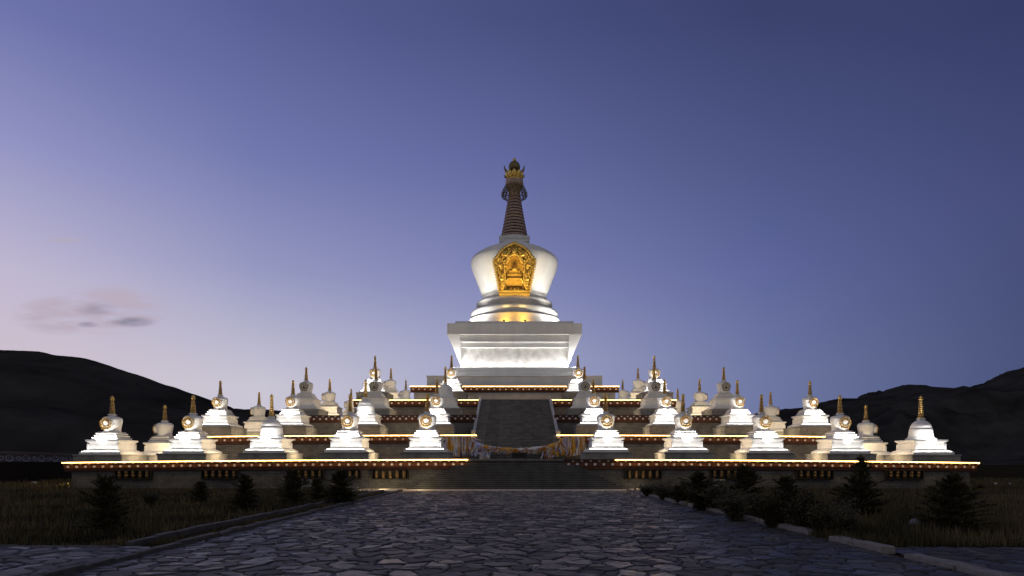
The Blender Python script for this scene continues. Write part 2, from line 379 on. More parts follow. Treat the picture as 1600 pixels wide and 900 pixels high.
# kerbs: worn stones laid end to end
def kerb(name, pts, w, h, m, label, skip=0, seed=1):
    rnd = random.Random(seed); root = MB()
    (xa, ya), (xb, yb) = pts
    d = Vector((xb - xa, yb - ya)); L_ = d.length; d.normalize(); nrm = Vector((-d.y, d.x)); t = 0
    while t < L_:
        l = rnd.uniform(.7, 1.15); e = min(t + l - .02, L_)
        if rnd.random() >= skip:
            hh = h + rnd.uniform(-.02, .02); off = rnd.uniform(-.02, .02); ww = w / 2
            q = []
            for (tt, s_) in ((t, -1), (e, -1), (e, 1), (t, 1)):
                pt = Vector((xa, ya)) + d * tt + nrm * (s_ * ww + off + rnd.uniform(-.012, .012)); q.append(pt)
            zz = [hh + rnd.uniform(-.012, .012) for _ in range(4)]
            c = sum(q, Vector((0, 0))) / 4
            top = [c + (p_ - c) * .93 for p_ in q]
            vs = [(p_.x, p_.y, -.05) for p_ in q] + [(p_.x, p_.y, z - .025) for p_, z in zip(q, zz)] + [(p_.x, p_.y, z) for p_, z in zip(top, zz)]
            root.add(vs, [(0,3,2,1)] + [(i, (i+1)%4, (i+1)%4+4, i+4) for i in range(4)] + [(i+4, (i+1)%4+4, (i+1)%4+8, i+8) for i in range(4)] + [(8,9,10,11)])
        t += l
    return tag(root.build(name, m), label, 'kerb')
kerb('stone_kerb', ((-7.55, 2), (-7.55, 43.2)), .2, .13, granite, 'dark stone kerb along the left edge of the plaza paving', seed=1)
kerb('stone_kerb', ((-8.75, 14.6), (-8.75, 43.2)), .2, .14, granite, 'outer dark stone kerb beside the left lawn, behind the plaza edge kerb', seed=2)
kerb('stone_kerb', ((7.85, 2), (7.85, 43.2)), .3, .15, granite_pale, 'pale broken stone kerb half overgrown by grass on the right edge of the plaza', skip=.1, seed=4)
kerb('stone_kerb', ((-60, 14.45), (-8.9, 14.45)), .16, .05, granite, 'low kerb between the left lawn and the side path at bottom left', seed=5)

# ------------------------------------------------------------------ hills
hillm = bpy.data.materials.new('dark_hill_grass'); hillm.use_nodes = True
def _h():
    t = hillm.node_tree; b = t.nodes['Principled BSDF']; b.inputs['Roughness'].default_value = 1; b.inputs['Specular IOR Level'].default_value = 0
    N = t.nodes.new; L = t.links.new; tcn = N('ShaderNodeTexCoord')
    n = N('ShaderNodeTexNoise'); n.inputs['Scale'].default_value = .012; n.inputs['Detail'].default_value = 10; n.inputs['Roughness'].default_value = .6; L(tcn.outputs['Object'], n.inputs['Vector'])
    r = N('ShaderNodeValToRGB'); r.color_ramp.elements[0].position = .38; r.color_ramp.elements[0].color = (.021, .021, .021, 1)
    r.color_ramp.elements[1].position = .68; r.color_ramp.elements[1].color = (.056, .052, .05, 1); L(n.outputs[0], r.inputs[0]); L(r.outputs[0], b.inputs['Base Color'])
_h()
def hill(name, prof, Y, depth, m, amp, seed, near=.35):
    """prof: silhouette (xpx, ypx) seen from the plaza, standing at distance Y; the slope comes down towards us."""
    xs = np.array([p_[0] for p_ in prof], float); ys = np.array([p_[1] for p_ in prof], float)
    nx, ny = 520, 60; mb = MB(); vs = []; fs = []
    x0, x1 = X(xs[0], Y), X(xs[-1], Y)
    for j in range(ny + 1):
        v = -1 + 2 * j / ny                    # -1 near foot, 0 ridge, 1 far foot
        yy = Y + v * depth
        for i in range(nx + 1):
            xw = x0 + (x1 - x0) * i / nx
            ypx = np.interp(801 + xw / Y * 1000, xs, ys)
            hgt = max(0, (724 - ypx) * Y / 1000)
            s_ = (math.cos(v * PI) + 1) / 2
            n_ = noise.fractal(Vector((xw * .008 + seed, yy * .008, 0)), .9, 2.0, 6) * amp
            fine = noise.fractal(Vector((xw * .04 + seed, yy * .04, 3)), .9, 2.0, 4) * amp * .06
            w_ = min(1, abs(v) * 4) * min(1, (1 - abs(v)) * 3)
            z = hgt * s_ + n_ * w_ * min(1, hgt / 40) + fine * (1 if hgt > 5 else 0)
            # keep the near slope under the ridge line of sight
            if v < 0: z = min(z, (hgt + H) * yy / Y * (.985 - .05 * min(1, abs(v) * 3)) - H) if abs(v) > .03 else z
            vs.append((xw, yy, max(z, 0) + H * s_ - .3))
    for j in range(ny):
        for i in range(nx):
            a = j * (nx + 1) + i; fs.append((a, a + 1, a + nx + 2, a + nx + 1))
    mb.add(vs, fs, 0, True)
    return tag(mb.build(name, m), kind='structure')
hill('hill_left', [(-900,640),(-500,590),(-200,556),(0,546),(60,549),(90,555),(125,558),(160,567),(180,574),(220,588),(260,604),(300,617),(330,631),(360,638),(400,639),(445,641),(520,650),(640,680),(760,724)], 620, 330, hillm, 14, 1)
hill('hill_right', [(900,724),(1080,690),(1150,660),(1190,648),(1227,641),(1262,635),(1300,627),(1325,623),(1352,621),(1377,617),(1400,609),(1422,603),(1440,601),(1460,604),(1480,609),(1505,603),(1518,605),(1532,606),(1545,601),(1575,589),(1600,578),(1700,550),(1900,520),(2300,500),(2700,540)], 1500, 700, hillm, 40, 5)

# ------------------------------------------------------------------ terraces
def sag(k):
    return lambda v: (v[0], v[1], v[2] - k * (v[0] - AX) ** 2 * min(1, max(0, v[2] / 2.0)))
TK = [.000205, .00016, .00013, .0001, .00008]
def seg(a, b, step=2.4):
    n = max(1, int(abs(b - a) / step)); return [a + (b - a) * i / n for i in range(n + 1)]

def terrace(name, label, x0, x1, y0, ztop, zbot, gap, k, lit, dotsp, dotr, wallm, ch, cat='terrace', zsc=1.0, strips=None, wallgap=None, dot_w=dotm):
    y1 = 2 * CY - y0
    root = empty(name, ((x0 + x1) / 2, y0, zbot)); inv = lambda v: (v[0] - (x0 + x1) / 2, v[1] - y0, v[2] - zbot)
    sg = sag(k); wp = lambda v: inv(sg(v))
    tag(root, label, cat)
    spans = [(x0, x1)] if not gap else [(x0, gap[0]), (gap[1], x1)]
    wspans = [(x0, x1)] if not wallgap else [(x0, wallgap[0]), (wallgap[1], x1)]
    # wall body, set back under the cornice
    wb = MB(); ins = .42
    for a, b in wspans:
        wb = MB(); xs = seg(a + (ins if a == x0 else 0), b - (ins if b == x1 else 0))
        for p_, q in zip(xs, xs[1:]):
            wb.box(p_, q, y0 + ins, y1 - ins, zbot - .4, ztop - .12)
        wb.build('retaining_wall', wallm, root, wp)
        fl = MB(); xs = seg(a + .1, b - .1)
        for p_, q in zip(xs, xs[1:]): fl.box(p_, q, y0 + .1, y1 - .1, ztop - .118, ztop)
        fl.build('floor_slab', floorm, root, wp)
    def run(cn, a, b, isx, pos, sgn):
        # a cornice run: coping slab, dentil board, maroon frieze, lower moulding
        xs = seg(a, b, 2.4)
        for p_, q in zip(xs, xs[1:]):
            for (out, zt, zb, mi) in ((0, 0, -.09, 1), (.10, -.092, -.20, 1), (.16, -.202, -.202 - ch * .62, 0), (.26, -.204 - ch * .62, -.204 - ch, 0), (.33, -.206 - ch, -.206 - ch * 1.12, 1)):
                lo, hi = pos + out * sgn, pos + .6 * sgn
                if isx: cn.box(p_, q, min(lo, hi), max(lo, hi), ztop + zb, ztop + zt - .002, mi)
                else: cn.box(min(lo, hi), max(lo, hi), p_, q, ztop + zb, ztop + zt - .002, mi)
        n = int(abs(b - a) / dotsp)
        for i in range(n):
            c = a + (i + .5) * (b - a) / n; zc = ztop - .202 - ch * .36
            o_ = pos + (.16 - .02) * sgn
            ring = [(dotr * math.cos(q), dotr * math.sin(q)) for q in [2 * PI * j / 10 for j in range(10)]]
            if isx: vs = [(c + r_[0], o_, zc + r_[1]) for r_ in ring] + [(c + r_[0] * 1.05, o_ + .03 * sgn, zc + r_[1] * 1.05) for r_ in ring]
            else: vs = [(o_, c + r_[0], zc + r_[1]) for r_ in ring] + [(o_ + .03 * sgn, c + r_[0] * 1.05, zc + r_[1] * 1.05) for r_ in ring]
            cn.add(vs, [tuple(range(10))] + [(j, (j+1)%10, (j+1)%10+10, j+10) for j in range(10)], 2)
            c2 = c + .5 * (b - a) / n; h_ = .055; o2 = pos + .07 * sgn
            if isx: cn.box(c2 - dotr * .8, c2 + dotr * .8, min(o2, o2 + .1 * sgn), max(o2, o2 + .1 * sgn), ztop - .175, ztop - .105, 2)
            else: cn.box(min(o2, o2 + .1 * sgn), max(o2, o2 + .1 * sgn), c2 - dotr * .8, c2 + dotr * .8, ztop - .175, ztop - .105, 2)
    for a, b in spans:
        cn = MB(); run(cn, a, b, True, y0, 1)
        if a == x0: run(cn, y0 + .6, min(y1, y0 + 60), False, x0, 1)
        if b == x1: run(cn, y0 + .6, min(y1, y0 + 60), False, x1, -1)
        cn.build('cornice', [maroon, maroon_dk, dot_w], root, wp)
    if lit:
        for a, b in (strips or spans):
            st = MB(); xs = seg(a, b)
            for p_, q in zip(xs, xs[1:]): st.box(p_, q, y0 - .045, y0 - .004, ztop - .08, ztop - .02)
            st.build('light_strip', led, root, wp)
    return root, wp, inv

# first terrace
T = []
Y1 = 47.6; z1 = Z(717.2, Y1)
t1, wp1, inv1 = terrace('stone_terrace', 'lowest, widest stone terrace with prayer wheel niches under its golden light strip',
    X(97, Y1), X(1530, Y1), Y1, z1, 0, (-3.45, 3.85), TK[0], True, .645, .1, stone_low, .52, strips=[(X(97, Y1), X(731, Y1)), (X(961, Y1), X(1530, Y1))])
# prayer wheel niches
for cx, nwheels in [(210.5,5),(345.5,5),(479,5),(547,3),(610.5,5),(1004.5,5),(1137,5),(1271.5,5),(1411,5)]:
    Yw = Y1 + .42; xc = X(cx, Yw); w = nwheels * .52 + .15; zt = Z(733.5, Yw); zb = Z(748.5, Yw)
    sgv = TK[0] * (xc - AX) ** 2
    zt -= sgv * .3; zb -= sgv * .2
    nb = MB()
    for a_, b_, c_, d_ in ((xc - w/2, xc + w/2, zt - .05, zt), (xc - w/2, xc + w/2, zb, zb + .06), (xc - w/2, xc - w/2 + .06, zb + .06, zt - .05), (xc + w/2 - .06, xc + w/2, zb + .06, zt - .05)):
        nb.box(a_, b_, Yw - .3, Yw + .01, c_, d_, 1)
    nb.box(xc - w/2 + .06, xc + w/2 - .06, Yw - .012, Yw - .003, zb + .06, zt - .05, 1)
    no = nb.build('wheel_niche', [maroon_dk, darkm], t1, inv1)
    for i in range(nwheels):
        wx = xc + (i - (nwheels - 1) / 2) * .52
        wm = MB(); r_ = .125; h_ = zt - zb - .14
        wm.lathe([(.02, -.03), (.02, 0), (r_ * .7, .0), (r_, .03), (r_, h_ * .3), (r_ + .012, h_ * .32), (r_ + .012, h_ * .36), (r_, h_ * .38), (r_, h_ * .7), (r_ + .012, h_ * .72), (r_ + .012, h_ * .76), (r_, h_ * .78), (r_, h_ - .03), (r_ * .7, h_), (.02, h_), (.02, h_ + .03)], 14, (wx, Yw - .16, zb + .075))
        wo = wm.build('prayer_wheel', wheelm, t1, inv1); wo.parent = no
# second
Y2 = 61.2; z2 = Z(679.3, Y2)
t2, wp2, inv2 = terrace('stone_terrace', 'second stone terrace from the bottom, golden lit, behind the front row of stupas',
    AX - 31.2, AX + 31.2, Y2, z2, z1 - .05, (-3.45, 4.2), TK[1], True, .74, .10, stone, .55, wallgap=(-3.72, 4.32))
Y3 = 66.3; z3 = Z(648, Y3)
t3, wp3, inv3 = terrace('stone_terrace', 'third stone terrace with a dark unlit maroon cornice dotted white',
    AX - 24.4, AX + 24.4, Y3, z3, z2 - .05, (-3.72, 4.32), TK[2], False, .62, .11, stone, .5, wallgap=(-3.72, 4.32))
Y4 = 74.8; z4 = Z(624.2, Y4)
t4, wp4, inv4 = terrace('stone_terrace', 'fourth stone terrace, its golden light strip broken by the top of the long stair',
    AX - 18.9, AX + 18.9, Y4, z4, z3 - .05, (-4.0, 4.6), TK[3], True, .8, .11, stone, .55)
Y5 = 80.5; z5 = Z(603.2, Y5)
t5, wp5, inv5 = terrace('stone_terrace', 'topmost pale walled terrace with unbroken golden light strip directly below the great stupa',
    AX - 13.15, AX + 13.15, Y5, z5, z4 - .05, None, 0, True, .72, .11, paleplaster, .5)

# ------------------------------------------------------------------ stairs
def staircase():
    # pyramid flight up to the first terrace
    root = empty('stone_staircase', (.35, 46.0, 0)); tag(root, 'dark three sided stone stair stepping up from the plaza to the lowest terrace', 'staircase')
    mb = MB(); n = 15; hw0, hw1 = 7.85, 3.75; yf0, yf1 = 46.95, 50.1; back = Y1 + .42
    xc = .35
    for i in range(n):
        t = i / (n - 1); hw = hw0 + (hw1 - hw0) * t; yf = min(yf0 + (yf1 - yf0) * t * .42, 99)
        za, zb_ = z1 * i / n, z1 * (i + 1) / n
        yf = 46.95 - 2.2 + (3.1) * t + 0
        yf = 45.9 + 2.0 * t
        yf = 46.95 + (Y1 + .3 - 46.95) * 0 + 1.0 * t
        mb.box(xc - hw - (0 if i else .3), xc + hw + (0 if i else .3), yf, 51.0 + i * .001, za + (.001 if i else -.1), zb_ - .045, 1)
        mb.box(xc - hw - .03, xc + hw + .03, yf - .03, 51.0 + i * .001, zb_ - .045, zb_, 0)
    mb.build('flight_of_steps', [mat('dark_stair_tread', (.13, .128, .122), .85, 0, .3, 1.5), mat('dark_stair_riser', (.07, .068, .066), .85, 0, .3, 1.5)], root, lambda v: (v[0] - .35, v[1] - 46.0, v[2]))  # treads and risers darker than those of the long flight
    # long flight from the first to the fourth terrace
    root = empty('stone_staircase', (.3, 55.2, z1)); tag(root, 'long dark stair climbing between pale side rails to the fourth terrace', 'staircase')
    mb = MB(); n = 46; ya, yb = 55.6, Y4 + .3; xc = .3; hw = 3.98
    for i in range(n):
        y_ = ya + (yb - ya) * i / n; zt = z1 + (z4 - z1) * (i + 1) / n; zp = z1 + (z4 - z1) * i / n
        w_ = hw if y_ > 61 else hw + .12
        mb.box(xc - w_, xc + w_, y_, yb + .2, zp - (0.3 if i == 0 else 0), zt - .05, 1)
        mb.box(xc - w_, xc + w_, y_ - .03, y_ + (yb - ya) / n + .02, zt - .05, zt)
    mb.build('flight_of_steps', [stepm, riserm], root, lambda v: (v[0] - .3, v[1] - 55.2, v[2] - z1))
    for s_ in (-1, 1):
        b = MB(); x_ = xc + s_ * (hw + .08)
        ys_ = seg(61.6, Y4 + .1, 1.2)
        zof = lambda y_: z1 + (z4 - z1) * (y_ - ya) / (yb - ya)
        for p_, q in zip(ys_, ys_[1:]):
            w_ = .13
            vs = []
            for yy in (p_ + .01, q):
                vs += [(x_ - w_, yy, zof(yy) - .3), (x_ + w_, yy, zof(yy) - .3), (x_ + w_, yy, zof(yy) + .42), (x_ - w_, yy, zof(yy) + .42)]
            b.add(vs, [(0,1,2,3)[::-1], (4,5,6,7), (0,4,5,1)[::-1], (1,5,6,2)[::-1], (2,6,7,3)[::-1], (3,7,4,0)[::-1]])
        b.box(x_ - .2, x_ + .2, 61.25, 61.6, zof(61.4) - .3, zof(61.4) + .75)
        b.build('stone_railing', railm, root, lambda v: (v[0] - .3, v[1] - 55.2, v[2] - z1), bevel=.02)
staircase()

# ------------------------------------------------------------------ small stupas
def niche_parts(par, dy_, zc, sc, gm, lit=True):
    """gold openwork pentagon on a white housing, facing -Y"""
    hb = MB(); pts = []
    def pent(r, n_=5, rot=PI/2, k=8):
        out = []
        for i in range(n_ * k):
            a = 2 * PI * i / (n_ * k) + rot
            c = math.cos(PI / n_) / math.cos(((a - rot) % (2 * PI / n_)) - PI / n_)
            rr = r * (.45 * c + .55)
            out.append((rr * math.cos(a), rr * math.sin(a)))
        return out
    out = [(x_, z_ + zc) for x_, z_ in pent(.43 * sc)]
    hb.prism(out, dy_, dy_ + .45, 0)
    ho = hb.build('niche_housing', white, par)
    fr = MB()
    for r, th in ((.46, .036), (.25, .032)):
        pp = [(x_, dy_ - .03, z_ + zc) for x_, z_ in pent(r * sc)]; fr.tube(pp + [pp[0]], th * sc, 6)
    for i in range(10):
        a = 2 * PI * i / 10 + PI / 2
        r0, r1 = .27 * sc, .43 * sc
        p0 = (r0 * math.cos(a), dy_ - .03, zc + r0 * math.sin(a)); p2 = (r1 * math.cos(a + .14), dy_ - .03, zc + r1 * math.sin(a + .14))
        pm = ((r0 + r1) / 2 * math.cos(a + .2), dy_ - .05, zc + (r0 + r1) / 2 * math.sin(a + .2))
        fr.tube([p0, pm, p2], [.022 * sc, .03 * sc, .02 * sc], 5)
    for i in range(15):
        a = 2 * PI * i / 15 + PI / 2; c = .48 * sc * (.45 * (math.cos(PI/5) / math.cos(((a - PI/2) % (2*PI/5)) - PI/5)) + .55)
        fr.lathe([(0.001, -.035 * sc), (.03 * sc, -.02 * sc), (.036 * sc, 0), (.03 * sc, .02 * sc), (.001, .035 * sc)], 6, (c * math.cos(a), dy_ - .03, zc + c * math.sin(a)), close=False)
    fo = fr.build('niche_frame', gm, par)
    cb = MB(); cb.prism([(-.11*sc, zc - .17*sc), (.11*sc, zc - .17*sc), (.12*sc, zc), (.07*sc, zc + .09*sc), (0, zc + .17*sc), (-.07*sc, zc + .09*sc), (-.12*sc, zc)], dy_ - .02, dy_ - .002)
    cb.build('niche_recess', dk_gold if not lit else white, fo)
dk_gold = mat('shaded_niche_gold', (.10, .075, .03), .5, .5)  # recess of the unlit niches: their shade is put into the colour
SIZES = {}
def make_stupa(kind, plinth, facing=True, gm=None):
    root = empty('stupa')
    pb = MB(); pb.box(-1.85, 1.85, -1.85, 1.85, -.02, plinth - .1); pb.box(-1.9, 1.9, -1.9, 1.9, plinth - .1, plinth)
    pb.build('plinth', plinthm, root, bevel=.015)
    P = plinth
    b = MB()
    prof = [(1.58, 0), (1.58, .2), (1.47, .22), (1.47, .27), (1.36, .28), (1.36, .33), (1.24, .34), (1.24, .39), (1.13, .4), (1.12, .8), (1.13, .88), (1.17, .95), (1.24, .99), (1.24, 1.04), (1.3, 1.045), (1.3, 1.15), (1.24, 1.17)]
    b.lathe([(r_, z_ + P) for r_, z_ in prof], sq=True)
    # four corner pilasters and central panel frames on the box
    for sx in (-1, 1):
        for sy in (-1, 1):
            b.box(sx * 1.125 - .09, sx * 1.125 + .09, sy * 1.125 - .09, sy * 1.125 + .09, P + .395, P + .86)
    b.build('throne_base', white, root, bevel=.012)
    if kind == 'vase':
        s_ = MB()
        s_.lathe([(r_, z_ + P) for r_, z_ in [(.84, 1.165), (.84, 1.205), (.97, 1.21), (.97, 1.31), (1.0, 1.312), (1.0, 1.345), (.76, 1.347), (.76, 1.39), (.87, 1.392), (.87, 1.485), (.9, 1.487), (.9, 1.52), (.66, 1.522), (.66, 1.565), (.78, 1.567), (.78, 1.655), (.81, 1.657), (.81, 1.69), (.6, 1.692), (.6, 1.73), (.69, 1.732), (.69, 1.79)]], sq=True)
        s_.build('stepped_tiers', white, root, bevel=.01)
        v = MB()
        v.lathe([(r_, z_ + P) for r_, z_ in [(.64, 1.775), (.66, 1.83), (.62, 1.87), (.6, 1.95), (.64, 2.2), (.69, 2.5), (.72, 2.7), (.72, 2.78), (.69, 2.87), (.6, 2.95), (.46, 3.0), (.26, 3.04), (.2, 3.05)]], 36)
        v.build('vase_dome', white, root)
        if facing: niche_parts(root, -.82, P + 2.42, 1.0, gm or stargold, lit=(gm is None))
        top = 3.05; 
    else:
        v = MB()
        v.lathe([(r_, z_ + P) for r_, z_ in [(.9, 1.165), (.9, 1.2), (1.08, 1.205), (1.08, 1.25), (1.0, 1.3), (.94, 1.32), (.94, 1.36), (.91, 1.38), (.87, 1.5), (.84, 1.7), (.815, 1.9), (.78, 2.1), (.76, 2.1), (.765, 2.13), (.71, 2.3), (.61, 2.47), (.46, 2.61), (.3, 2.7), (.2, 2.73)]], 40)
        # little arched hood low on the bell
        v.prism([(-.2, P + 1.34), (.2, P + 1.34), (.13, P + 1.44), (0, P + 1.52), (-.13, P + 1.44)], -.9, -.7)
        v.build('bell_dome', white, root)
        top = 2.73
    h = MB(); h.lathe([(.17, top + P - .01), (.17, top + P + .06), (.24, top + P + .065), (.24, top + P + .12), (.2, top + P + .125), (.2, top + P + .17)], sq=True)
    h.build('harmika', white, root, bevel=.005)
    sp_ = MB(); z0 = top + P + .17; zt = P + 4.36; n = 10; prof = []
    for i in range(n):
        r_ = .215 - (.215 - .12) * i / (n - 1); a = z0 + (zt - z0) * i / n; d = (zt - z0) / n
        sp_.lathe([(r_ * .76, a), (r_ * .98, a + d * .06), (r_, a + d * .3), (r_ * .98, a + d * .55), (r_ * .76, a + d * .6)], 14, mi=0)
        sp_.lathe([(r_ * .72, a + d * .5), (r_ * .72, a + d * 1.05)], 14, mi=1, close=False)
    so = sp_.build('ringed_spire', [brass, brass_dk], root)
    f = MB()
    f.lathe([(.08, zt - .02), (.17, zt + .0), (.175, zt + .04), (.1, zt + .06), (.08, zt + .09), (.13, zt + .14), (.135, zt + .18), (.08, zt + .24), (.03, zt + .27), (.012, zt + .34)], 12)
    f.build('finial', goldb if gm is None else brass, so)  # finial colour darkened too on the stupas with unlit niches
    return root

protos = {}
def stupa(kind, plinth, x, y, z, rz, label, group, facing=True, gm=None):
    key = (kind, round(plinth, 2), facing, gm)
    if key not in protos: protos[key] = o = make_stupa(kind, plinth, facing, gm)
    else: o = copy_tree(protos[key])
    o.location = (x, y, z); o.rotation_euler = (0, 0, rz + lr.uniform(-.012, .012))
    tag(o, label, 'stupa', group)
    return o
def front_light(x, y, z, e=52):
    e *= lr.uniform(.78, 1.2)
    spot_light('dome_fill_light', (x, y - 1.86, z + .12), (x, y - .55, z + 2.55), e * 8.5, COOLW, 44, .6, .06)  # added spot that brightens the dome front
    # LED bar lying on the front lip of the throne, washing it from below
    area_light('stupa_wash_light', (x, y - 1.53, z + .24), 2.9, .05, e * .36, COOLW, (0, .55, .85))
    area_light('stupa_wash_light', (x, y - 1.28, z + 1.22), 2.3, .05, e * 1.1, COOLW, (0, .3, .95))

lr = random.Random(21)
ordn = ['first', 'second', 'third', 'fourth', 'fifth']
def dist(i, side): return f'{ordn[i]} from the stair'
G1 = 'small stupas standing along the terraces'
row1 = [6.98, 13.1, 19.3, 25.5, 31.9]
for side in (-1, 1):
    sd = 'left' if side < 0 else 'right'
    for i, d in enumerate(row1):
        x = AX + side * d + (.12 if side > 0 else 0); y = 50.6; sg = TK[0] * (x - AX) ** 2; z = z1 - sg
        pl = Z(706, 49.0) - z1
        bell = (side < 0 and i == 2) or (side > 0 and i == 4)
        lab = f'bright white {"bell domed stupa" if bell else "star niche stupa"} on lowest terrace, {ordn[i]} to the {sd} of stair'
        stupa('bell' if bell else 'vase', pl, x, y, z, 0, lab, G1)
        front_light(x, y, z + pl)
row2 = [7.75, 14.8, 22.0, 29.2]
for side in (-1, 1):
    sd = 'left' if side < 0 else 'right'
    for i, d in enumerate(row2):
        y = 63.4; x = AX + side * d; z = z2 - TK[1] * (x - AX) ** 2; pl = Z(664.5, 61.8) - z2
        bell = side < 0 and i == 1
        lab = f'bright white {"bell domed stupa" if bell else "star niche stupa"} on second terrace, {ordn[i]} to the {sd} of stair'
        stupa('bell' if bell else 'vase', pl, x, y, z, 0, lab, G1)
        front_light(x, y, z + pl)
row3 = [7.5, 15.0, 22.5]
for side in (-1, 1):
    sd = 'left' if side < 0 else 'right'
    for i, d in enumerate(row3):
        y = 69.0; x = AX + side * d; z = z3 - TK[2] * (x - AX) ** 2; pl = Z(638, 67.4) - z3
        bell = side < 0 and i == 0
        lab = f'shaded {"bell domed stupa" if bell else "stupa with dark niche"} on third terrace, {ordn[i]} to the {sd} of stair'
        stupa('bell' if bell else 'vase', pl, x, y, z, 0, lab, G1, gm=bronze_dk if not bell else None)  # unlit niche frames get a darker metal, shade put into the colour
row4 = [7.65, 16.9]
for side in (-1, 1):
    sd = 'left' if side < 0 else 'right'
    for i, d in enumerate(row4):
        y = 77.5; x = AX + side * d; z = z4 - TK[3] * (x - AX) ** 2; pl = Z(613, 75.9) - z4
        lab = f'bright white stupa on fourth terrace {"beside the great stupa base" if i == 0 else "at its corner"}, {sd} side'
        stupa('vase', pl, x, y, z, 0, lab, G1)
        front_light(x, y, z + pl)
# along the flanks, facing outwards
flank = [(32.2, z1, TK[0], [58.8], 'lowest', .6), (29.4, z2, TK[1], [73.6, 84.5], 'second', .95), (22.7, z3, TK[2], [78.6, 89.0], 'third', .75), (16.9, z4, TK[3], [87.6, 99.8], 'fourth', .95)]
for d, zf, k, ys_, nm, pl in flank:
    for side in (-1, 1):
        sd = 'left' if side < 0 else 'right'
        for j, y in enumerate(ys_):
            x = AX + side * d; z = zf - k * d * d
            rz = -PI / 2 if side < 0 else PI / 2
            far = '' if len(ys_) == 1 else (', nearer of two' if j == 0 else ', farther of two')
            lab = f'cream lit stupa on the {sd} flank of the {nm} terrace{far}'
            stupa('vase', pl, x, y, z, rz, lab, G1)

# warm ground lamps between the stupas
def warm_row(xs, y, z, e): 
    for x in xs: point_light('warm_ground_lamp', (x, y, z), e * 8.0, WARM, .12)
for side in (-1, 1):
    warm_row([AX + side * (a + 3.2) for a in row1[:-1]], 50.5, z1 + .25, 20)
    warm_row([AX + side * (row1[-1] - 1.0)], 56.0, z1 + .25, 32)
    warm_row([AX + side * (a + 3.6) for a in row2[:-1]], 63.2, z2 + .25, 13)
    warm_row([AX + side * (row2[-1] + .2)], 69.2, z2 + .3, 40)
    warm_row([AX + side * (row2[-1] + .2)], 79.8, z2 + .3, 40)
    warm_row([AX + side * (a + 3.6) for a in row3[:-1]], 69.3, z3 + .25, 11)
    warm_row([AX + side * (row3[-1] - .8)], 74.8, z3 + .3, 46)
    warm_row([AX + side * (row3[-1] - .8)], 85, z3 + .3, 46)
    warm_row([AX + side * (row4[0] + 4.6)], 77.2, z4 + .3, 7)
    warm_row([AX + side * (row4[1] - .8)], 83.4, z4 + .3, 42)
    warm_row([AX + side * (row4[1] - .8)], 94.8, z4 + .3, 42)

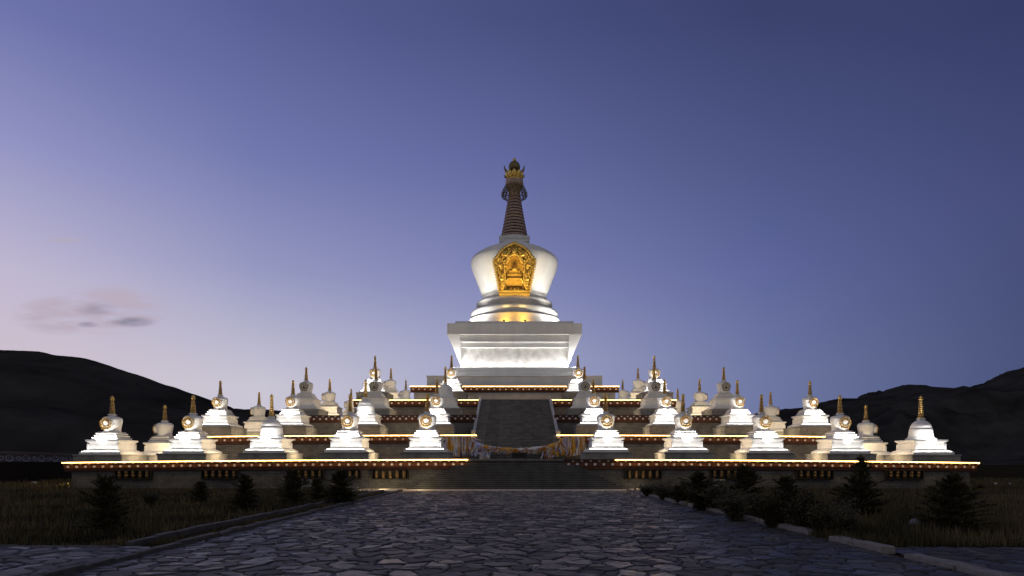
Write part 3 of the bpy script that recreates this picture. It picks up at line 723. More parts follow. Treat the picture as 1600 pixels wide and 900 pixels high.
# ------------------------------------------------------------------ the great stupa
K = 1.02
def great():
    root = empty('great_stupa', (AX, CY, z5)); tag(root, 'huge white central stupa with gold arched niche and dark ringed spire, crowning the terraces', 'great stupa')
    zz = lambda ypx, R_: Z(ypx, CY - R_) - z5      # height of a rim whose nearest point is R_ in front of the axis
    zs = lambda ypx: Z(ypx, CY) - z5               # height from a silhouette
    # plinths
    pb = MB(); w1 = 11.3; zp1 = zz(587, w1); w2 = 8.35; zp2 = zz(574, w2); zpm = zz(581.5, w2 + .35)
    pb.lathe([(w1, -.3), (w1, zp1 - .12), (w1 + .12, zp1 - .115), (w1 + .12, zp1)], sq=True)
    pb.lathe([(w2 + .35, zp1 - .02), (w2 + .35, zpm), (w2, zpm + .002), (w2, zp2)], sq=True)
    pb.build('plinth', bigwhite, root, bevel=.03)
    # lion throne box with flaring corners and cornice
    bw = 7.27; top = zz(522.5, 8.95); s1 = zz(530.5, 8.5); s2 = zz(538.5, 8.05); mb = MB()
    mb.lathe([(bw, zp2), (bw, s2)], sq=True, mi=1)
    mb.lathe([(8.0, s2 - .35), (8.0, s1 - .3), (8.5, s1 - .298), (8.5, top)], sq=True, mi=0)
    zl = zz(567, bw)
    for sx in (-1, 1):
        for sy in (-1, 1):
            e = 8.93
            vs = [(sx * (bw - .05), sy * (bw + .004), zl), (sx * (bw + .004), sy * (bw - .05), zl), (sx * e, sy * e, top - .004), (sx * (bw - .05), sy * e, top - .004), (sx * e, sy * (bw - .05), top - .004), (sx * (bw - .05), sy * (bw - .05), top - .004), (sx * (bw + .03), sy * (bw + .03), zl - .25)]
            vs2 = vs
            f = [(6, 2, 3, 0), (6, 1, 4, 2), (0, 3, 5), (1, 5, 4), (2, 4, 5, 3), (6, 0, 5, 1)]
            mb.add(vs2, f, 0)
    mb.build('throne_base', [bigwhite, marble], root, bevel=.02)
    tp = MB(); t2_ = zz(505, 8.95); t3_ = zz(502, 7.9)
    tp.lathe([(8.95, top), (8.95, t2_)], sq=True); tp.lathe([(7.95, t2_ - .01), (7.95, t3_)], sq=True)
    tp.build('throne_slab', bigwhite, root, bevel=.03)
    # round stepped tiers
    st = MB(); R1, R2, R3, R4 = 6.75, 6.3, 5.5, 4.75
    za = zz(487, R1) ; zb = zz(474, R2); zc = zz(461, R3); zd = zz(452.6, R4)
    st.lathe([(R1 + .35, t3_ - .05), (R1 + .3, t3_ + .25), (R1, t3_ + .5), (R1 - .12, za - .1), (R1, za)], 96)
    st.lathe([(R2, za - .02), (R2 - .06, zb - .55), (R2 + .05, zb - .5), (R2 + .05, zb - .02), (R2 - .05, zb)], 96)
    st.lathe([(R3, zb - .02), (R3 - .06, zc - .5), (R3 + .05, zc - .45), (R3 + .05, zc - .02), (R3 - .05, zc)], 96)
    st.lathe([(R4 + .15, zc - .02), (R4, zd - .1), (R4 - .05, zd)], 96)
    st.build('round_tiers', bigwhite, root)
    # vase
    v = MB(); vb = zd
    prof = [(4.5, vb - .02), (4.6, vb + .05)] + [(4.6 + (6.24 - 4.6) * t, vb + .05 + (zs(421) - vb - .05) * t) for t in (.25, .5, .75, 1)] + [(6.33, zs(416)), (6.36, zs(412)), (6.32, zs(409.5)), (6.18, zs(407)), (5.95, zs(404.5)), (5.5, zs(401)), (4.8, zs(396.5)), (4.0, zs(392.5)), (3.0, zs(387.5)), (2.2, zs(383.5)), (1.9, zs(382.6))]
    v.lathe(prof, 128)
    vo = v.build('vase_dome', bigwhite, root)
    # harmika
    h = MB(); hz0 = zs(385); hz1 = zz(368, 2.2); h.lathe([(2.1, hz0), (2.1, hz1 - .35), (2.2, hz1 - .348), (2.2, hz1)], sq=True); h.build('harmika', bigwhite, root, bevel=.03)
    # spire of thirteen rings
    s_ = MB(); s_.lathe([(2.05, hz1 - .02), (2.05, hz1 + .25), (1.9, hz1 + .3)], 48, mi=1)
    z0 = hz1 + .3; z1_ = zs(309); n = 13; prof = []
    for i in range(n):
        t = i / (n - 1); r_ = 2.0 + (.98 - 2.0) * t ** .93; a = z0 + (z1_ - z0) * (i / n); d = (z1_ - z0) / n
        s_.lathe([(r_ * .84, a), (r_, a + d * .12), (r_ * 1.01, a + d * .4), (r_ * .97, a + d * .66), (r_ * .84, a + d * .7)], 48)
        s_.lathe([(r_ * .86, a + d * .6), (r_ * .84, a + d * 1.05)], 48, mi=2, close=False)
    s_.lathe([(.86, z1_ - .05), (.84, zs(292)), (.95, zs(290))], 32)
    so = s_.build('ringed_spire', [bronze, bigwhite, bronze_groove], root)
    # umbrella canopy with hanging filigree
    c = MB(); zc0 = zs(291)
    c.lathe([(1.0, zc0 - .6), (1.25, zc0), (1.32, zc0 + .3), (1.28, zc0 + .55), (1.32, zc0 + .6), (1.3, zc0 + .75), (1.0, zc0 + .8)], 40)
    co = c.build('canopy', bronze, root)
    fg = MB()
    for i in range(16):
        a = 2 * PI * i / 16; ca, sa = math.cos(a), math.sin(a)
        def P_(r_, z_, da=0): return (r_ * math.cos(a + da), r_ * math.sin(a + da), z_)
        fg.tube([P_(1.25, zc0 + .2), P_(1.55, zc0 - .35), P_(1.85, zc0 - .95), P_(1.9, zc0 - 1.35), P_(1.7, zc0 - 1.7), P_(1.35, zc0 - 1.75), P_(1.15, zc0 - 1.5)], .05, 5)
        fg.tube([P_(1.25, zc0 - .1, .1), P_(1.5, zc0 - .9, .2), P_(1.75, zc0 - 1.3, .1), P_(1.5, zc0 - 1.65, 0)], .04, 4)
        fg.tube([P_(1.25, zc0 - .1, -.1), P_(1.5, zc0 - .9, -.2), P_(1.75, zc0 - 1.3, -.1), P_(1.5, zc0 - 1.65, 0)], .04, 4)
        for q in range(4):
            zq = zc0 - .45 - .33 * q; rq = 1.5 + .1 * min(q, 3)
            fg.tube([P_(rq, zq, -.2), P_(rq + .07, zq - .12, -.1), P_(rq, zq, 0), P_(rq + .07, zq - .12, .1), P_(rq, zq, .2)], .035, 4)
    fg.build('hanging_filigree', bronze_dk, co)
    # crown: lotus petals, crescent horns, globe and jewel
    cr = MB(); zk = zs(285)
    cr.lathe([(1.0, zk), (1.3, zk + .15), (1.25, zk + .3), (.9, zk + .5), (.8, zk + .9)], 32)
    for i in range(10):
        a = 2 * PI * (i + .5) / 10
        for lay in range(1):
            vs = []; fs = []
            for rr, wz, ww in ((.95, .35, .1), (1.15, .6, .36), (1.28, 1.0, .4), (1.3, 1.3, .28), (1.2, 1.5, .02)):
                for s2 in (-1, 0, 1):
                    ang = a + s2 * ww / rr; r2 = rr + (.1 if s2 == 0 else -.02)
                    vs.append((r2 * math.cos(ang), r2 * math.sin(ang), zk + wz))
            for k_ in range(4):
                for q in range(2): fs.append((k_*3+q, k_*3+q+1, k_*3+q+4, k_*3+q+3))
            cr.add(vs, fs, 0, True)
    cro = cr.build('lotus_crown', goldb, root)
    sol = cro.modifiers.new('thickness', 'SOLIDIFY'); sol.thickness = .04
    ho = MB()
    for s2 in (-1, 1):
        ho.tube([(s2 * .75, 0, zk + 1.3), (s2 * 1.15, 0, zk + 1.55), (s2 * 1.38, 0, zk + 1.95), (s2 * 1.5, 0, zk + 2.55)], [.25, .22, .14, .02], 8)
        ho.tube([(s2 * 1.0, -.1, zk + .7), (s2 * 1.35, -.1, zk + .75), (s2 * 1.5, -.1, zk + 1.05)], [.16, .16, .04], 8)
    ho.build('crescent_horns', bronze_dk, cro)
    gl = MB(); zg = zs(261.5); r_ = .86
    gl.lathe([(max(.001, r_ * math.sin(PI * i / 14)), zg - 1.05 * r_ * math.cos(PI * i / 14)) for i in range(15)], 32)
    go = gl.build('sun_globe', bronze_dk, root)
    je = MB(); zj = zs(252.5); je.lathe([(.15, zj - .1), (.2, zj), (.26, zj + .12), (.27, zj + .25), (.2, zj + .4), (.08, zj + .5), (.01, zj + .62)], 16); je.build('jewel_finial', goldb, go)
    # gilded niche (arched frame leaning out with the vase)
    zb_, zt_ = Z(458, CY - 6.2) - z5, Z(379.5, CY - 6.75) - z5
    hN = zt_ - zb_
    def lean(v): # local niche coords: x, depth (out +), height
        t = max(0, min(1, v[2] / hN)); y_ = -(5.25 + 1.35 * min(1, t / .78) + v[1]); return (v[0], y_, zb_ + v[2])
    def mirror(pts): return pts + [(-x_, z_) for x_, z_ in pts[::-1] if x_ > 1e-6]
    s_o = hN / 80.0      # one photo-pixel tall
    half = [(24.3, 5), (25, 10), (27.2, 21), (29.5, 33), (31, 40), (33, 48), (33, 52), (31.5, 55.5), (28.8, 57.5), (26.5, 60.5), (23.5, 65), (19, 70), (13, 74.5), (7.5, 77.3), (3, 79.3), (0, 81.5)]
    outer = mirror([(x_ * .0865, z_ * s_o) for x_, z_ in half])
    inner_h = [(12.5, 9), (13.2, 25), (14.4, 40), (14.3, 45), (11.6, 46.5), (12, 50), (10, 54), (5.5, 57), (0, 61)]
    inner = mirror([(x_ * .0865, z_ * s_o) for x_, z_ in inner_h])
    def frame(outl, inl, d0, d1, mbx, mi=0):
        # resample both by arc position and bridge
        def res(pts, n_):
            ds = [0]
            for a_, b_ in zip(pts, pts[1:]): ds.append(ds[-1] + math.hypot(b_[0]-a_[0], b_[1]-a_[1]))
            return [(float(np.interp(t, ds, [q[0] for q in pts])), float(np.interp(t, ds, [q[1] for q in pts]))) for t in np.linspace(0, ds[-1], n_)]
        n_ = 61; A = res(outl, n_); B = res(inl, n_)
        vs = [lean((x_, d1, z_)) for x_, z_ in A] + [lean((x_, d1, z_)) for x_, z_ in B] + [lean((x_, d0, z_)) for x_, z_ in A] + [lean((x_, d0, z_)) for x_, z_ in B]
        fs = []
        for i in range(n_ - 1):
            fs += [(i, i+1, n_+i+1, n_+i), (i, 2*n_+i, 2*n_+i+1, i+1), (n_+i, n_+i+1, 3*n_+i+1, 3*n_+i), (2*n_+i, 3*n_+i, 3*n_+i+1, 2*n_+i+1)]
        fs += [(0, n_, 3*n_, 2*n_), (n_-1, 3*n_-1, 4*n_-1, 2*n_-1)]
        mbx.add(vs, fs, mi)
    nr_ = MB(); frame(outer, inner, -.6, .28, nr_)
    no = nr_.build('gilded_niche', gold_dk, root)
    sc_ = lambda pts, k_: [(x_ * k_, z_) for x_, z_ in pts]
    # relief: beaded rims, scroll work, small seated figures
    rl = MB()
    def run_tube(pts, r_, d): rl.tube([lean((x_, d, z_)) for x_, z_ in pts], r_, 6)
    run_tube([(x_ * .965, z_ * .985) for x_, z_ in outer], .11, .32); run_tube([(x_ * 1.12, z_ * 1.02) for x_, z_ in inner], .09, .32)
    
    rnd = random.Random(3)
    def inside(x_, z_, poly):
        c_ = False; n_ = len(poly); j = n_ - 1
        for i in range(n_):
            if ((poly[i][1] > z_) != (poly[j][1] > z_)) and x_ < (poly[j][0]-poly[i][0]) * (z_-poly[i][1]) / (poly[j][1]-poly[i][1]) + poly[i][0]: c_ = not c_
            j = i
        return c_
    cnt = 0
    while cnt < 120:
        x_ = rnd.uniform(0, 2.8); z_ = rnd.uniform(.5, hN)
        if inside(x_, z_, outer) and not inside(x_, z_, inner) and inside(x_ * 1.08, z_ * 1.03, outer):
            r_ = rnd.uniform(.15, .26); a0 = rnd.uniform(0, 6.28)
            for sx in (-1, 1):
                pp = [lean((sx * (x_ + r_ * (1 - k_ * .13) * math.cos(a0 + k_ * .9)), .33 + .03 * (k_ % 2), z_ + r_ * (1 - k_ * .13) * math.sin(a0 + k_ * .9))) for k_ in range(6)]
                rl.tube(pp, .06, 4)
            cnt += 1
    for i in range(46):
        t = i / 45
        ds = [0]
        for a_, b_ in zip(outer, outer[1:]): ds.append(ds[-1] + math.hypot(b_[0]-a_[0], b_[1]-a_[1]))
        x_ = float(np.interp(t * ds[-1], ds, [q[0] for q in outer])); z_ = float(np.interp(t * ds[-1], ds, [q[1] for q in outer]))
        rl.lathe([(.001, -.15), (.11, -.09), (.15, 0), (.11, .09), (.001, .15)], 8, lean((x_ * 1.03, .2, z_ * 1.005)), close=False)
    # small crest bosses
    for x_, z_ in ((0, 67), (-14, 62), (14, 62), (-23, 46), (23, 46), (-21, 25), (21, 25)):
        p_ = lean((x_ * .0865, .3, z_ * s_o)); rl.lathe([(.001, -.34), (.2, -.28), (.24, -.1), (.14, .05), (.15, .15), (.09, .3), (.001, .36)], 10, p_, close=False)
    rl.build('relief_scrollwork', gold, no)
    # recess with a stepped throne
    rc = MB(); pl_ = [(x_, z_) for x_, z_ in inner]
    n_ = len(pl_); vs = [lean((x_, -.25, z_)) for x_, z_ in pl_]; rc.add(vs, [tuple(range(n_))])
    for (hw_, z0_, z1__, d) in ((1.1, 14, 23, .02), (1.0, 23.5, 26, .1), (1.0, 27, 33, -.05), (.75, 34, 38, -.12)):
        a = [lean((s2 * hw_, d, z_ * s_o)) for s2 in (-1, 1) for z_ in (z0_, z1__)]
        bck = [lean((s2 * hw_, -.24, z_ * s_o)) for s2 in (-1, 1) for z_ in (z0_, z1__)]
        rc.add(a + bck, [(0,2,3,1), (1,3,7,5), (0,4,6,2), (0,1,5,4), (2,6,7,3)])
    p_ = lean((0, -.1, 43 * s_o)); rc.lathe([(.001, -.5), (.36, -.4), (.3, -.05), (.2, .1), (.16, .25), (.16, .36), (.001, .5)], 14, p_, close=False)
    rc.build('niche_recess', gold_mid, no)
    bs = MB()
    for hw_, z0_, z1__, d in ((2.12, -1, 1.2, .55), (1.95, 1.2, 3, .42), (2.16, 3, 5.2, .5), (1.3, 5.2, 8.5, .3)):
        a = [lean((s2 * hw_, d, z_ * s_o)) for s2 in (-1, 1) for z_ in (z0_, z1__)]
        bck = [lean((s2 * hw_, -1.0, z_ * s_o)) for s2 in (-1, 1) for z_ in (z0_, z1__)]
        bs.add(a + bck, [(0,2,3,1), (1,3,7,5), (0,4,6,2), (0,1,5,4), (2,6,7,3)])
    bs.build('niche_base', gold, no)
    tops = dict(t3=t3_ + z5, zp2=zp2 + z5, s2=s2 + z5, top=top + z5, zp1=zp1 + z5)
    return root, tops
gs, GT = great()
# floodlights of the great stupa
t3w = GT['t3']
for sx in (-1, 1):
    # pair of yellow lamps standing on the slab in front of the niche
    lx, ly = AX + sx * 1.42, CY - 7.68
    root = empty('floodlight', (lx, ly, t3w)); tag(root, f'{"left" if sx < 0 else "right"} one of two small yellow floodlights on the great stupa ledge', 'floodlight', 'yellow floodlights under the gold niche')
    b = MB(); b.box(-.16, .16, -.1, .1, .06, .2); b.box(-.19, -.165, -.04, .04, -.0, .17); b.box(.165, .19, -.04, .04, 0, .17); b.build('lamp_body', lampm, root)
    l = MB(); l.box(-.13, .13, -.07, .09, .201, .206); l.build('lens', emit_mat('yellow_lens', (1, .62, .1), 14), root)
    spot_light('yellow_floodlight', (lx, ly, t3w + .3), (AX + sx * 1.1, CY - 6.3, t3w + 9), 1500, (1, .66, .2), 62, .9)
    point_light('yellow_floodlight_spill', (lx, ly + .25, t3w + .28), 95, (1, .5, .04), .08)
    spot_light('yellow_niche_light', (lx, ly - .1, t3w + .3), (AX + sx * .5, CY - 6.4, t3w + 7), 1500, (1, .80, .42), 36, .9)
    # white lamps at the sides
    for dx_, dy_, e in ((5.9, -6.2, 800), (7.1, -4.0, 900)):
        area_light('white_uplight', (AX + sx * dx_, CY + dy_, t3w + .15), .8, .3, e * .22, (1, .95, .86), (-sx * .12 , .12, 1))
    spot_light('far_uplight', (AX + sx * 7.6, CY - 7.6, t3w + .3), (AX + sx * 4.9, CY - 3.4, t3w + 7.5), 2100, (1, .93, .80), 58, .8, .2)
# wash of the throne panel: LED lines below and above
yb = CY - 8.1
area_light('panel_wash_below', (AX, yb, GT['zp2'] + .06), 15.6, .12, 240, COOLW, (0, .45, .9))
area_light('panel_wash_above', (AX, CY - 7.9, GT['s2'] - .36), 15.4, .12, 420, COOLW, (0, .5, -.86))
for sx in (-1, 1):
    area_light('panel_wash_side', (AX + sx * 8.1, CY, GT['zp2'] + .06), .12, 14.4, 300, COOLW, (-sx * .45, 0, .9))
    point_light('corner_fill_light', (AX + sx * 8.2, CY - 8.2, GT['zp2'] + .25), 420, COOLW, .1)  # added point lights that brighten the flaring corners
# soft light on the pale wall of the top terrace
point_light('warm_ground_lamp', (-9.4, 46.6, .22), 34, (1, .78, .45), .06)
point_light('warm_ground_lamp', (-6.6, 45.9, .5), 26, (1, .78, .45), .06)
point_light('warm_ground_lamp', (9.2, 46.8, .25), 14, (1, .78, .45), .06)
point_light('warm_ground_lamp', (X(1530, Y1) - .2, Y1 + 3, .5), 22, (1, .6, .25), .1)
point_light('warm_ground_lamp', (X(97, Y1) - 2.5, Y1 + 5, .7), 110, (1, .68, .3), .1)
for x in (-6, 0, 6):
    point_light('warm_ground_lamp', (AX + x, 78.6, z4 + .2), 10, WARM, .1)

# ------------------------------------------------------------------ offering scarves, incense box
silks = [mat('white_silk', (.8, .8, .84), .6), mat('pale_blue_silk', (.5, .52, .8), .6), mat('yellow_silk', (.72, .38, .05), .6), mat('blue_silk', (.06, .10, .38), .6), mat('orange_silk', (.42, .13, .03), .6)]
def ribbon(mb, x, y, ztop, zbot, w, rnd, mi, dx_=0):
    n = 9; vs = []; ph = rnd.uniform(0, 6); am = rnd.uniform(.03, .1)
    for i in range(n + 1):
        t = i / n; z = ztop + (zbot - ztop) * t; xx = x + dx_ * t + am * math.sin(ph + t * 5) * t; yy = y - .12 * math.sin(t * PI * .6) + am * math.cos(ph + t * 6)
        ww = w * (.55 + .6 * t) * (1 + .25 * math.sin(t * 9 + ph)); tw = math.sin(ph + t * 4) * .9
        vs += [(xx - ww * math.cos(tw), yy - ww * math.sin(tw), z), (xx, yy - .03, z), (xx + ww * math.cos(tw), yy + ww * math.sin(tw), z)]
    mb.add(vs, [(3*i+q, 3*i+q+1, 3*i+q+4, 3*i+q+3) for i in range(n) for q in range(2)], mi, True)
for side, xa, xb, lab in ((-1, 697, 760, 'thick bundle of white lilac and yellow offering scarves hanging left of the stair'), (1, 866, 913, 'hanging bundle of yellow and white offering scarves right of the stair')):
    rnd = random.Random(10 + side); mb = MB(); y0 = 60.6
    X0, X1 = X(xa, y0), X(xb, y0)
    for i in range(330 if side < 0 else 250):
        t = rnd.random(); x = X0 + (X1 - X0) * t
        # the carrying rope comes down beside the stair
        inner = t if side < 0 else 1 - t
        drop = 0 if inner < .55 else (inner - .55) ** 1.3 * 3.2
        zt = Z(682, y0) - drop * .5 + rnd.uniform(-.05, .05); zb_ = Z(712, y0) + rnd.uniform(-.1, .55) + (.0 if inner < .9 else .1)
        wts = [.36, .34, .2, .03, .07] if side < 0 else [.3, .1, .42, .08, .1]
        if side < 0 and (t < .2 or rnd.random() < .1): wts = [.25, .15, .5, .02, .08]
        mi = rnd.choices(range(5), wts)[0]
        if zb_ < zt - .3: ribbon(mb, x, y0 + rnd.uniform(-.25, .15), zt, zb_, rnd.uniform(.03, .09), rnd, mi, rnd.uniform(-.15, .15))
    mb.tube([(X0 - .1, y0 + .1, Z(681, y0)), ((X0 + X1) / 2, y0 + .1, Z(681.5, y0)), (X1 if side < 0 else X0, y0 + .1, Z(681 + 10, y0) if side < 0 else Z(681, y0))], .03, 5, 0)
    o = mb.build('offering_scarves', silks); tag(o, lab, 'scarves')
# garland across the stair
rnd = random.Random(5); mb = MB(); y0 = 55.25; pts = []
def gz(t): return Z(683, y0) - .98 * math.sin(PI * min(1, max(0, t))) ** .38
xa, xb = X(738, y0), X(876, y0)
N_ = 40
pts = [(xa + (xb - xa) * i / N_, y0, gz(i / N_)) for i in range(N_ + 1)]
mb.tube(pts, .035, 5, 4)
for i in range(520):
    t = rnd.uniform(0.0, 1.0) if i < 360 else (rnd.uniform(0, .2) if i < 470 else rnd.uniform(.86, 1)); x = xa + (xb - xa) * t; z = gz(t)
    ends = abs(t - .5) > .32
    l = rnd.uniform(.4, 1.25) if ends else rnd.uniform(.15, .5)
    mi = rnd.choices(range(5), [.42, .34, .14, .02, .08] if t < .2 else [.3, .16, .36, .02, .16])[0]
    ribbon(mb, x, y0 + rnd.uniform(-.06, .05), z + .05, z - l, rnd.uniform(.04, .12) if ends else rnd.uniform(.1, .2), rnd, mi, rnd.uniform(-.4, .4) if ends else rnd.uniform(-.9, .9))
# wrapped swathes along the rope
for a, b, mi in ((.12, .2, 2), (.22, .3, 4), (.3, .52, 2), (.5, .58, 0), (.6, .82, 0), (.62, .86, 4), (.84, .97, 2), (.02, .12, 1)):
    nn = 12; pp = []; 
    dz_ = .12 if mi in (4,) else .05
    for i in range(nn + 1):
        t = a + (b - a) * i / nn; pp.append((xa + (xb - xa) * t, y0 - .04, gz(t) - dz_ - .1 * math.sin(PI * i / nn)))
    mb.tube(pp, [.06 + .17 * math.sin(PI * i / nn) for i in range(nn + 1)], 8, mi)
o = mb.build('scarf_garland', silks); tag(o, 'garland of yellow, orange and white scarves strung low across the stair', 'garland')

# incense / offering box on the landing
yb_ = 51.6; root = empty('offering_box', (X(811.5, yb_), yb_, z1)); tag(root, 'small black offering box standing at the top of the front stair', 'offering box')
b = MB(); b.box(-.58, .58, -.3, .3, .09, .48); b.box(-.54, .54, -.303, -.3, .14, .43, 1); b.build('box_body', [lampm, darkm], root, bevel=.015)
b = MB(); b.box(-.66, .66, -.36, .36, .48, .54); b.build('lid', lampm, root, bevel=.01)
for sx in (-1, 1):
    for sy in (-1, 1):
        b = MB(); b.box(sx * .5 - .05, sx * .5 + .05, sy * .24 - .05, sy * .24 + .05, 0, .09); b.build('leg', lampm, root)

# ------------------------------------------------------------------ boundary wall far left
root = empty('boundary_wall', (-46, 54, 0)); tag(root, 'low dark boundary wall painted with a row of pale rings at far left', 'wall')
bluewall = mat('slate_blue_paint', (.07, .075, .12), .8, 0, .3, 1.5); ringm = mat('pale_ring_paint', (.3, .31, .42), .8, 0, .2, 3)
wa, wbv = Vector((-46.6, 54.0)), Vector((-51.5, 80)); wd = (wbv - wa); wl = wd.length; wd.normalize(); wnr = Vector((wd.y, -wd.x))
if wnr.x < 0: wnr = -wnr
def wpnt(t, out, z): q = wa + wd * t + wnr * out; return (q.x + 46, q.y - 54, z)
def wbox(mb, t0, t1, o0, o1, z0, z1__, mi=0):
    vs = [wpnt(t0,o0,z0), wpnt(t1,o0,z0), wpnt(t1,o1,z0), wpnt(t0,o1,z0), wpnt(t0,o0,z1__), wpnt(t1,o0,z1__), wpnt(t1,o1,z1__), wpnt(t0,o1,z1__)]
    mb.add(vs, [(0,3,2,1),(4,5,6,7),(0,1,5,4),(1,2,6,5),(2,3,7,6),(3,0,4,7)], mi)
b = MB(); wbox(b, 0, wl, -.15, .15, -.2, 2.75); b.build('wall_body', darkm if False else mat('dark_rendered_wall', (.02, .018, .018), .95, spec=0), root)
fz = MB(); wbox(fz, 0, wl, .152, .2, 2.05, 2.75)
b = MB(); wbox(b, 0, wl, -.3, .4, 2.752, 2.88); wbox(b, 0, wl, -.2, .3, 2.882, 3.05); b.build('coping', mat('dark_coping', (.06, .05, .055), .8), root)
t = 1.0; k_ = 0
rm = fz
while t < wl - 1:
    big = k_ % 2 == 0; r_ = .3 if big else .17
    pp = [wpnt(t + 1.9 * r_ * math.cos(a), .215, 2.4 + r_ * math.sin(a)) for a in [2 * PI * i / 18 for i in range(19)]]
    rm.tube(pp, .055 if big else .045, 5, 1)
    t += 1.5 if big else 1.3; k_ += 1
fz.build('painted_frieze', [bluewall, ringm], root)

# ------------------------------------------------------------------ small things on the lawns
def lawn_light(x, y, lab):
    root = empty('lawn_light', (x, y, 0)); tag(root, lab, 'lawn light', 'round lawn lights in the grass')
    b = MB(); b.lathe([(.05, 0), (.05, .16), (.07, .17)], 12); b.build('post', lampm, root)
    b = MB(); b.lathe([(.14, .16), (.145, .2), (.13, .26), (.09, .31), (.03, .335), (.002, .34)], 18); b.build('domed_cap', mat('lilac_white_plastic', (.14, .135, .17), .5), root)
lawn_light(X(160, 18.4), 18.4, 'small pale domed lawn light in the grass near the big spruce at left')
lawn_light(X(1430, 18.2), 18.2, 'small pale domed lawn light in the tall grass at right')
def boulder(x, y, s, lab, seed):
    bm_ = MB(); rnd = random.Random(seed); n = 10; m_ = 6; vs = []
    for j in range(m_ + 1):
        th = PI * .5 * j / m_
        for i in range(n):
            a = 2 * PI * i / n; k = 1 + rnd.uniform(-.18, .18)
            vs.append((s * k * math.cos(th) * math.cos(a), s * .7 * k * math.cos(th) * math.sin(a), s * .55 * math.sin(th) * (1 + rnd.uniform(-.1, .1))))
    bm_.add(vs, [(j*n+i, j*n+(i+1)%n, (j+1)*n+(i+1)%n, (j+1)*n+i) for j in range(m_) for i in range(n)], 0, False)
    o = bm_.build('white_stone', mat('limewashed_rock', (.62, .6, .62), .85), None); o.location = (x, y, -.02)
    tag(o, lab, 'stone', 'white stones on the far grass')
boulder(X(1524, 58), 58, .28, 'low white stone just past the right end of the lowest terrace', 1)
boulder(X(1553, 58), 58, .36, 'white stone in the far grass, middle of the three at right', 2)
boulder(X(1579, 58), 58, .26, 'outermost white stone in the far grass at right edge', 3)
boulder(X(54, 60), 60, .38, 'lone white stone in the far grass at left', 4)
def bench(x, y, lab):
    root = empty('low_bench', (x, y, 0)); tag(root, lab, 'bench', 'small white benches against the terrace wall')
    wm = mat('white_bench_paint', (.3, .3, .27), .6)
    b = MB(); b.box(-.4, .4, -.18, .18, .66, .72); b.build('seat', wm, root, bevel=.01)
    for s_ in (-1, 1):
        b = MB(); b.box(s_ * .3 - .04, s_ * .3 + .04, -.14, .14, 0, .66); b.build('leg', wm, root)
    b = MB(); b.box(-.28, .26, -.12, -.08, .24, .3); b.build('stretcher', wm, root)
bench(X(479.5, 46.6), 46.6, 'small white bench against the terrace wall behind the left shrubs')
bench(X(1124, 46.6), 46.6, 'small white bench against the terrace wall behind the right shrubs')
b = MB(); b.box(-.14, .14, -.14, .14, 0, .2); b.lathe([(.16, .2), (.16, .25), (.1, .3)], sq=True)
o = b.build('stone_block', granite_pale); o.location = (X(556, 43.6), 43.6, 0); tag(o, 'small pale stone block at the end of the forecourt paving, left side', 'stone block')

# ------------------------------------------------------------------ vegetation
def leaf_mat(name, c0, c1, sc=3.0):
    m = bpy.data.materials.new(name); m.use_nodes = True; t = m.node_tree; b = t.nodes['Principled BSDF']; b.inputs['Roughness'].default_value = .7; b.inputs['Specular IOR Level'].default_value = .25
    N = t.nodes.new; L = t.links.new; tcn = N('ShaderNodeTexCoord'); n = N('ShaderNodeTexNoise'); n.inputs['Scale'].default_value = sc; n.inputs['Detail'].default_value = 4; L(tcn.outputs['Object'], n.inputs['Vector'])
    r = N('ShaderNodeValToRGB'); r.color_ramp.elements[0].position = .35; r.color_ramp.elements[0].color = (*c0, 1); r.color_ramp.elements[1].position = .68; r.color_ramp.elements[1].color = (*c1, 1)
    L(n.outputs[0], r.inputs[0]); L(r.outputs[0], b.inputs['Base Color']); return m
spruce_m = leaf_mat('spruce_needles', (.034, .034, .018), (.115, .10, .05), 5)
shrub_m = leaf_mat('dull_leaves', (.028, .027, .015), (.09, .076, .038))
bark = mat('bark', (.06, .045, .03), .9)
